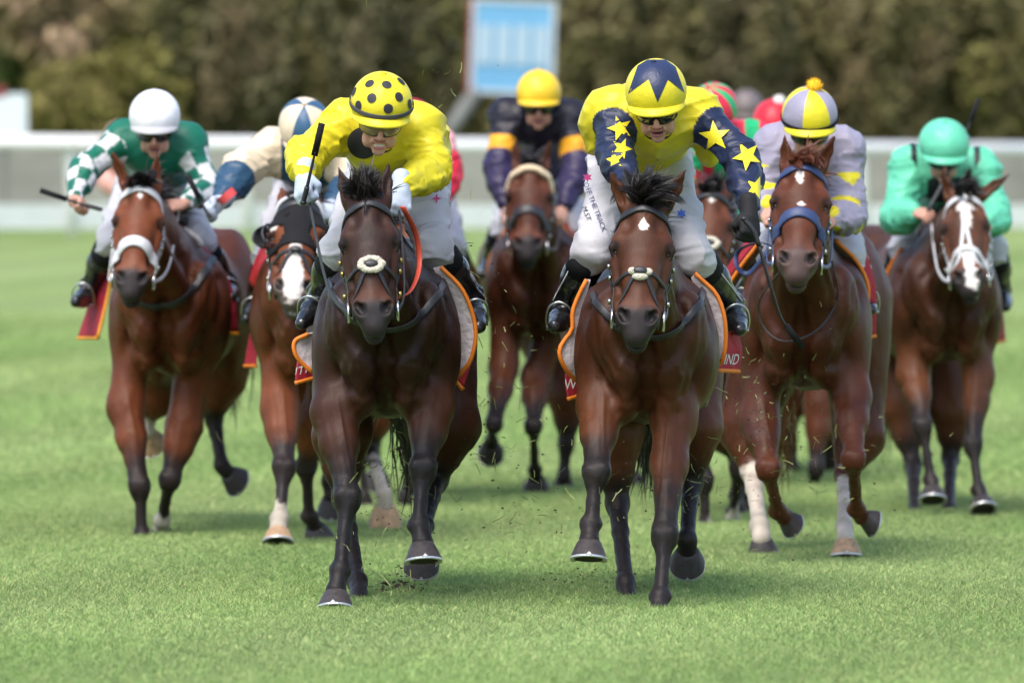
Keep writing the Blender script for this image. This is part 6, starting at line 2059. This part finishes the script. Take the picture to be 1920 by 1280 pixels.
# ---------------------------------------------------------- runners mostly hidden by those in front
def hidden(tagn, Y, cx, col, hlabel, jlabel, headpx, mats, colf=None, pom=None, pom_at=None, legs=None, coat=(.10, .035, .02), silk=None, sw=0, pale=None):
    s = FPX / Y / 500.0
    hz = HZ + 1.5 * FPX / Y          # row where the ground meets this runner
    X = lambda dx: cx + dx * s
    Zr = lambda up: hz - up * FPX / Y
    d = dict(Y=Y, cx=cx, S=1.0, dz=.05, seed=int(Y * 10) % 97, res=(.024, .015), label=hlabel, coat=coat, warm=coat, points=(.022, .015, .015),
        poll=(X(-8), Zr(1.52), -.8), muzzle=(X(-14), Zr(1.0), -1.08), n_hair=120,
        legs=legs or [dict(side=-1, p=[(X(-90), Zr(.76), -.1), (X(-80), Zr(.48), -.3), (X(-82), Zr(.24), -.3), (X(-82), Zr(.18), -.3)], ax=(0, -.3, -1)),
              dict(side=1, p=[(X(70), Zr(.76), -.1), (X(64), Zr(.50), .0), (X(60), Zr(.28), .2), (X(60), Zr(.22), .24)], ax=(0, .6, -.8)),
              dict(side=-1, hind=True, p=[(X(-70), Zr(.75), 1.2), (X(-60), Zr(.45), 1.3), (X(-50), Zr(.16), .9), (X(-50), Zr(.12), .8)], ax=(0, .2, -1)),
              dict(side=1, hind=True, p=[(X(80), Zr(.75), 1.3), (X(70), Zr(.5), 1.5), (X(66), Zr(.25), 1.4), (X(66), Zr(.2), 1.4)], ax=(0, .6, -.8))],
        hands=[(X(-60), Zr(1.45), -.2), (X(60), Zr(1.45), -.2)], tack=dict(noseband='plain', breast=False, double=False))
    sd, hr, B, h = horse(d)
    saddle(B, hr)
    hx, hy = headpx
    jockey(dict(Y=Y, label=jlabel, res=.02, hres=.014, sres=.015, head=(hx, hy, -.05), pitch=25,
        shoulders=[(hx - 62 * s, hy + 48 * s, .1), (hx + 62 * s, hy + 48 * s, .1)], elbows=[(hx - 92 * s, hy + 110 * s, 0), (hx + 92 * s, hy + 110 * s, 0)],
        hands=[(X(-55), Zr(1.50), -.2), (X(55), Zr(1.50), -.2)], hips=(cx, Zr(1.62), .7), knees=[(X(-95), Zr(1.34), .25), (X(95), Zr(1.34), .25)],
        ankles=[(X(-130), Zr(1.14), .45), (X(130), Zr(1.14), .45)], toes=[(X(-145), Zr(1.05), .2), (X(145), Zr(1.05), .2)],
        silk=silk or plain(col), sleeve=.072, stirrup=False, gaiter=False,
        helmet=dict(mats=mats, colf=colf, pom=pom, pom_at=pom_at)))
    return hr

PNK = np.array((.62, .02, .05))
if True:
    hidden('8', 43.0, 775, PNK, 'bay horse almost hidden behind the dark bay leader', 'jockey in cerise silks with a pink shoulder almost hidden behind the yellow jockey',
           (772, 235), [clothmat('cerise_cap', tuple(PNK))],
           legs=[dict(side=-1, p=[(690, 750, -.1), (676, 850, -.2), (684, 935, -.2), (688, 945, -.2)], ax=(0, -.3, -1)),
                 dict(side=1, p=[(790, 760, -.1), (770, 850, -.2), (760, 930, -.2), (758, 945, -.2)], ax=(0, -.2, -1)),
                 dict(side=-1, hind=True, p=[(700, 740, 1.2), (700, 820, 1.3), (705, 870, 1.4), (706, 880, 1.4)], ax=(0, .6, -.8)),
                 dict(side=1, hind=True, p=[(800, 740, 1.2), (780, 830, 1.3), (770, 900, 1.2), (770, 920, 1.2)], ax=(0, .2, -1))],
           coat=(.12, .042, .022), silk=lambda V, part, sv, ang, rel, q: np.where((rel[:, 2] > -.03)[:, None], np.array([(.75, .35, .36)]), PNK[None]))
if True:
    RD = (.70, .02, .04)
    hidden('9', 46.0, 1462, RD, 'bay horse almost hidden behind the chestnut', 'jockey in red silks and a red cap with a white pompom behind the lilac jockey',
           (1452, 232), [clothmat('red_cap', RD)], pom=mat('white_yarn', (.8, .78, .76), .95), pom_at=(1461, 190),
           legs=[dict(side=1, p=[(1535, 760, -.1), (1530, 880, -.2), (1512, 985, .1), (1505, 1000, .15)], ax=(-.3, .5, -.8), fr=(-.4, -.6, -.7)),
                 dict(side=-1, p=[(1400, 760, -.1), (1400, 850, -.2), (1396, 900, .1), (1396, 910, .1)], ax=(0, .5, -.8)),
                 dict(side=-1, hind=True, p=[(1470, 740, 1.3), (1480, 820, 1.4), (1490, 880, 1.4), (1492, 890, 1.4)], ax=(0, .5, -.8)),
                 dict(side=1, hind=True, p=[(1550, 760, 1.3), (1558, 860, 1.4), (1556, 940, 1.4), (1558, 950, 1.4)], ax=(.2, .5, -.8))],
           coat=(.12, .042, .022))
if True:
    hidden('10', 63.0, 1395, (.55, .03, .05), 'distant horse galloping far behind the striped jockey', 'distant blurred jockey in red silks and a dull grey cap', (1400, 202), [clothmat('grey_cap', (.16, .13, .13))])
if True:
    pk = lambda V, part, sv, ang, rel, q: np.where((rel[:, 0] > .06)[:, None], YEL[None], np.array([(.62, .33, .28)]))
    hidden('11', 62.0, 292, (.6, .3, .25), 'distant horse galloping far behind the green checked jockey', 'distant blurred jockey in dull pink and yellow silks', (226, 262), [clothmat('pink_cap', (.58, .36, .30))], silk=pk)

# ---------------------------------------------------------- kicked-up turf in the air
r = np.random.default_rng(21)
clods = MB(); bl = MB()
def clod(p, s):
    q = r.normal(0, 1, (6, 3)); q /= np.linalg.norm(q, axis=1)[:, None]
    base = np.array([[1, 0, 0], [-1, 0, 0], [0, 1, 0], [0, -1, 0], [0, 0, 1], [0, 0, -1]]) + q * .5
    clods.add(p + base * s * np.array([1.4, 1, .8]), [(0, 2, 4), (2, 1, 4), (1, 3, 4), (3, 0, 4), (2, 0, 5), (1, 2, 5), (3, 1, 5), (0, 3, 5)])
def bladebit(p, L):
    d = unit(r.normal(0, 1, 3)); b = unit(r.normal(0, 1, 3)); s = unit(np.cross(d, b)) * .0016
    a = [p, p + d * L * .5 + b * L * .12, p + d * L]
    V = []
    for q in a: V += [q - s, q + s]
    bl.add(V, [(0, 1, 3, 2), (2, 3, 5, 4)])
areas = [(900, 760, 160, 170, 33.6, 170), (770, 900, 50, 80, 33.2, 130), (900, 560, 70, 200, 33.5, 40), (1280, 880, 70, 110, 33.2, 150), (1440, 800, 100, 150, 34.2, 190),
         (1000, 950, 120, 80, 33, 80), (1600, 880, 160, 140, 36, 90), (330, 880, 90, 90, 37.5, 25), (820, 180, 120, 130, 33, 25), (1080, 700, 60, 120, 33, 25), (700, 950, 80, 90, 32.3, 60), (745, 1090, 45, 30, 32.3, 60), (1150, 940, 60, 80, 32, 25)]
for (cx, cy, sx, sy, Y, n) in areas:
    for i in range(n):
        p = at(cx + r.normal(0, sx * .6), cy + r.normal(0, sy * .6), Y + r.normal(0, .5))
        if p[2] < .03: continue
        if r.uniform() < .55: clod(p, r.uniform(.0012, .005))
        else: bladebit(p, r.uniform(.015, .06))
for i in range(45):      # crumbs lying where a hoof has cut the turf
    p = at(745 + r.normal(0, 22), 1112, 33.45 + r.normal(0, .25)); p[2] = r.uniform(.02, .045)
    clod(p, r.uniform(.003, .009))
for i in range(60):
    p = at(1110 + r.normal(0, 60), 1100, 34.2 + r.normal(0, .5)); p[2] = r.uniform(.02, .04)
    clod(p, r.uniform(.002, .006))
o = clods.build('flying_dirt', mat('dark_soil', (.05, .028, .018), .9), None, smooth=False)
tag(o, 'dark crumbs of soil thrown up by the hooves', kind='stuff')
o = bl.build('flying_grass', mat('torn_grass', (.24, .27, .09), .6), None, smooth=False)
tag(o, 'torn blades of grass flying between the legs', kind='stuff')
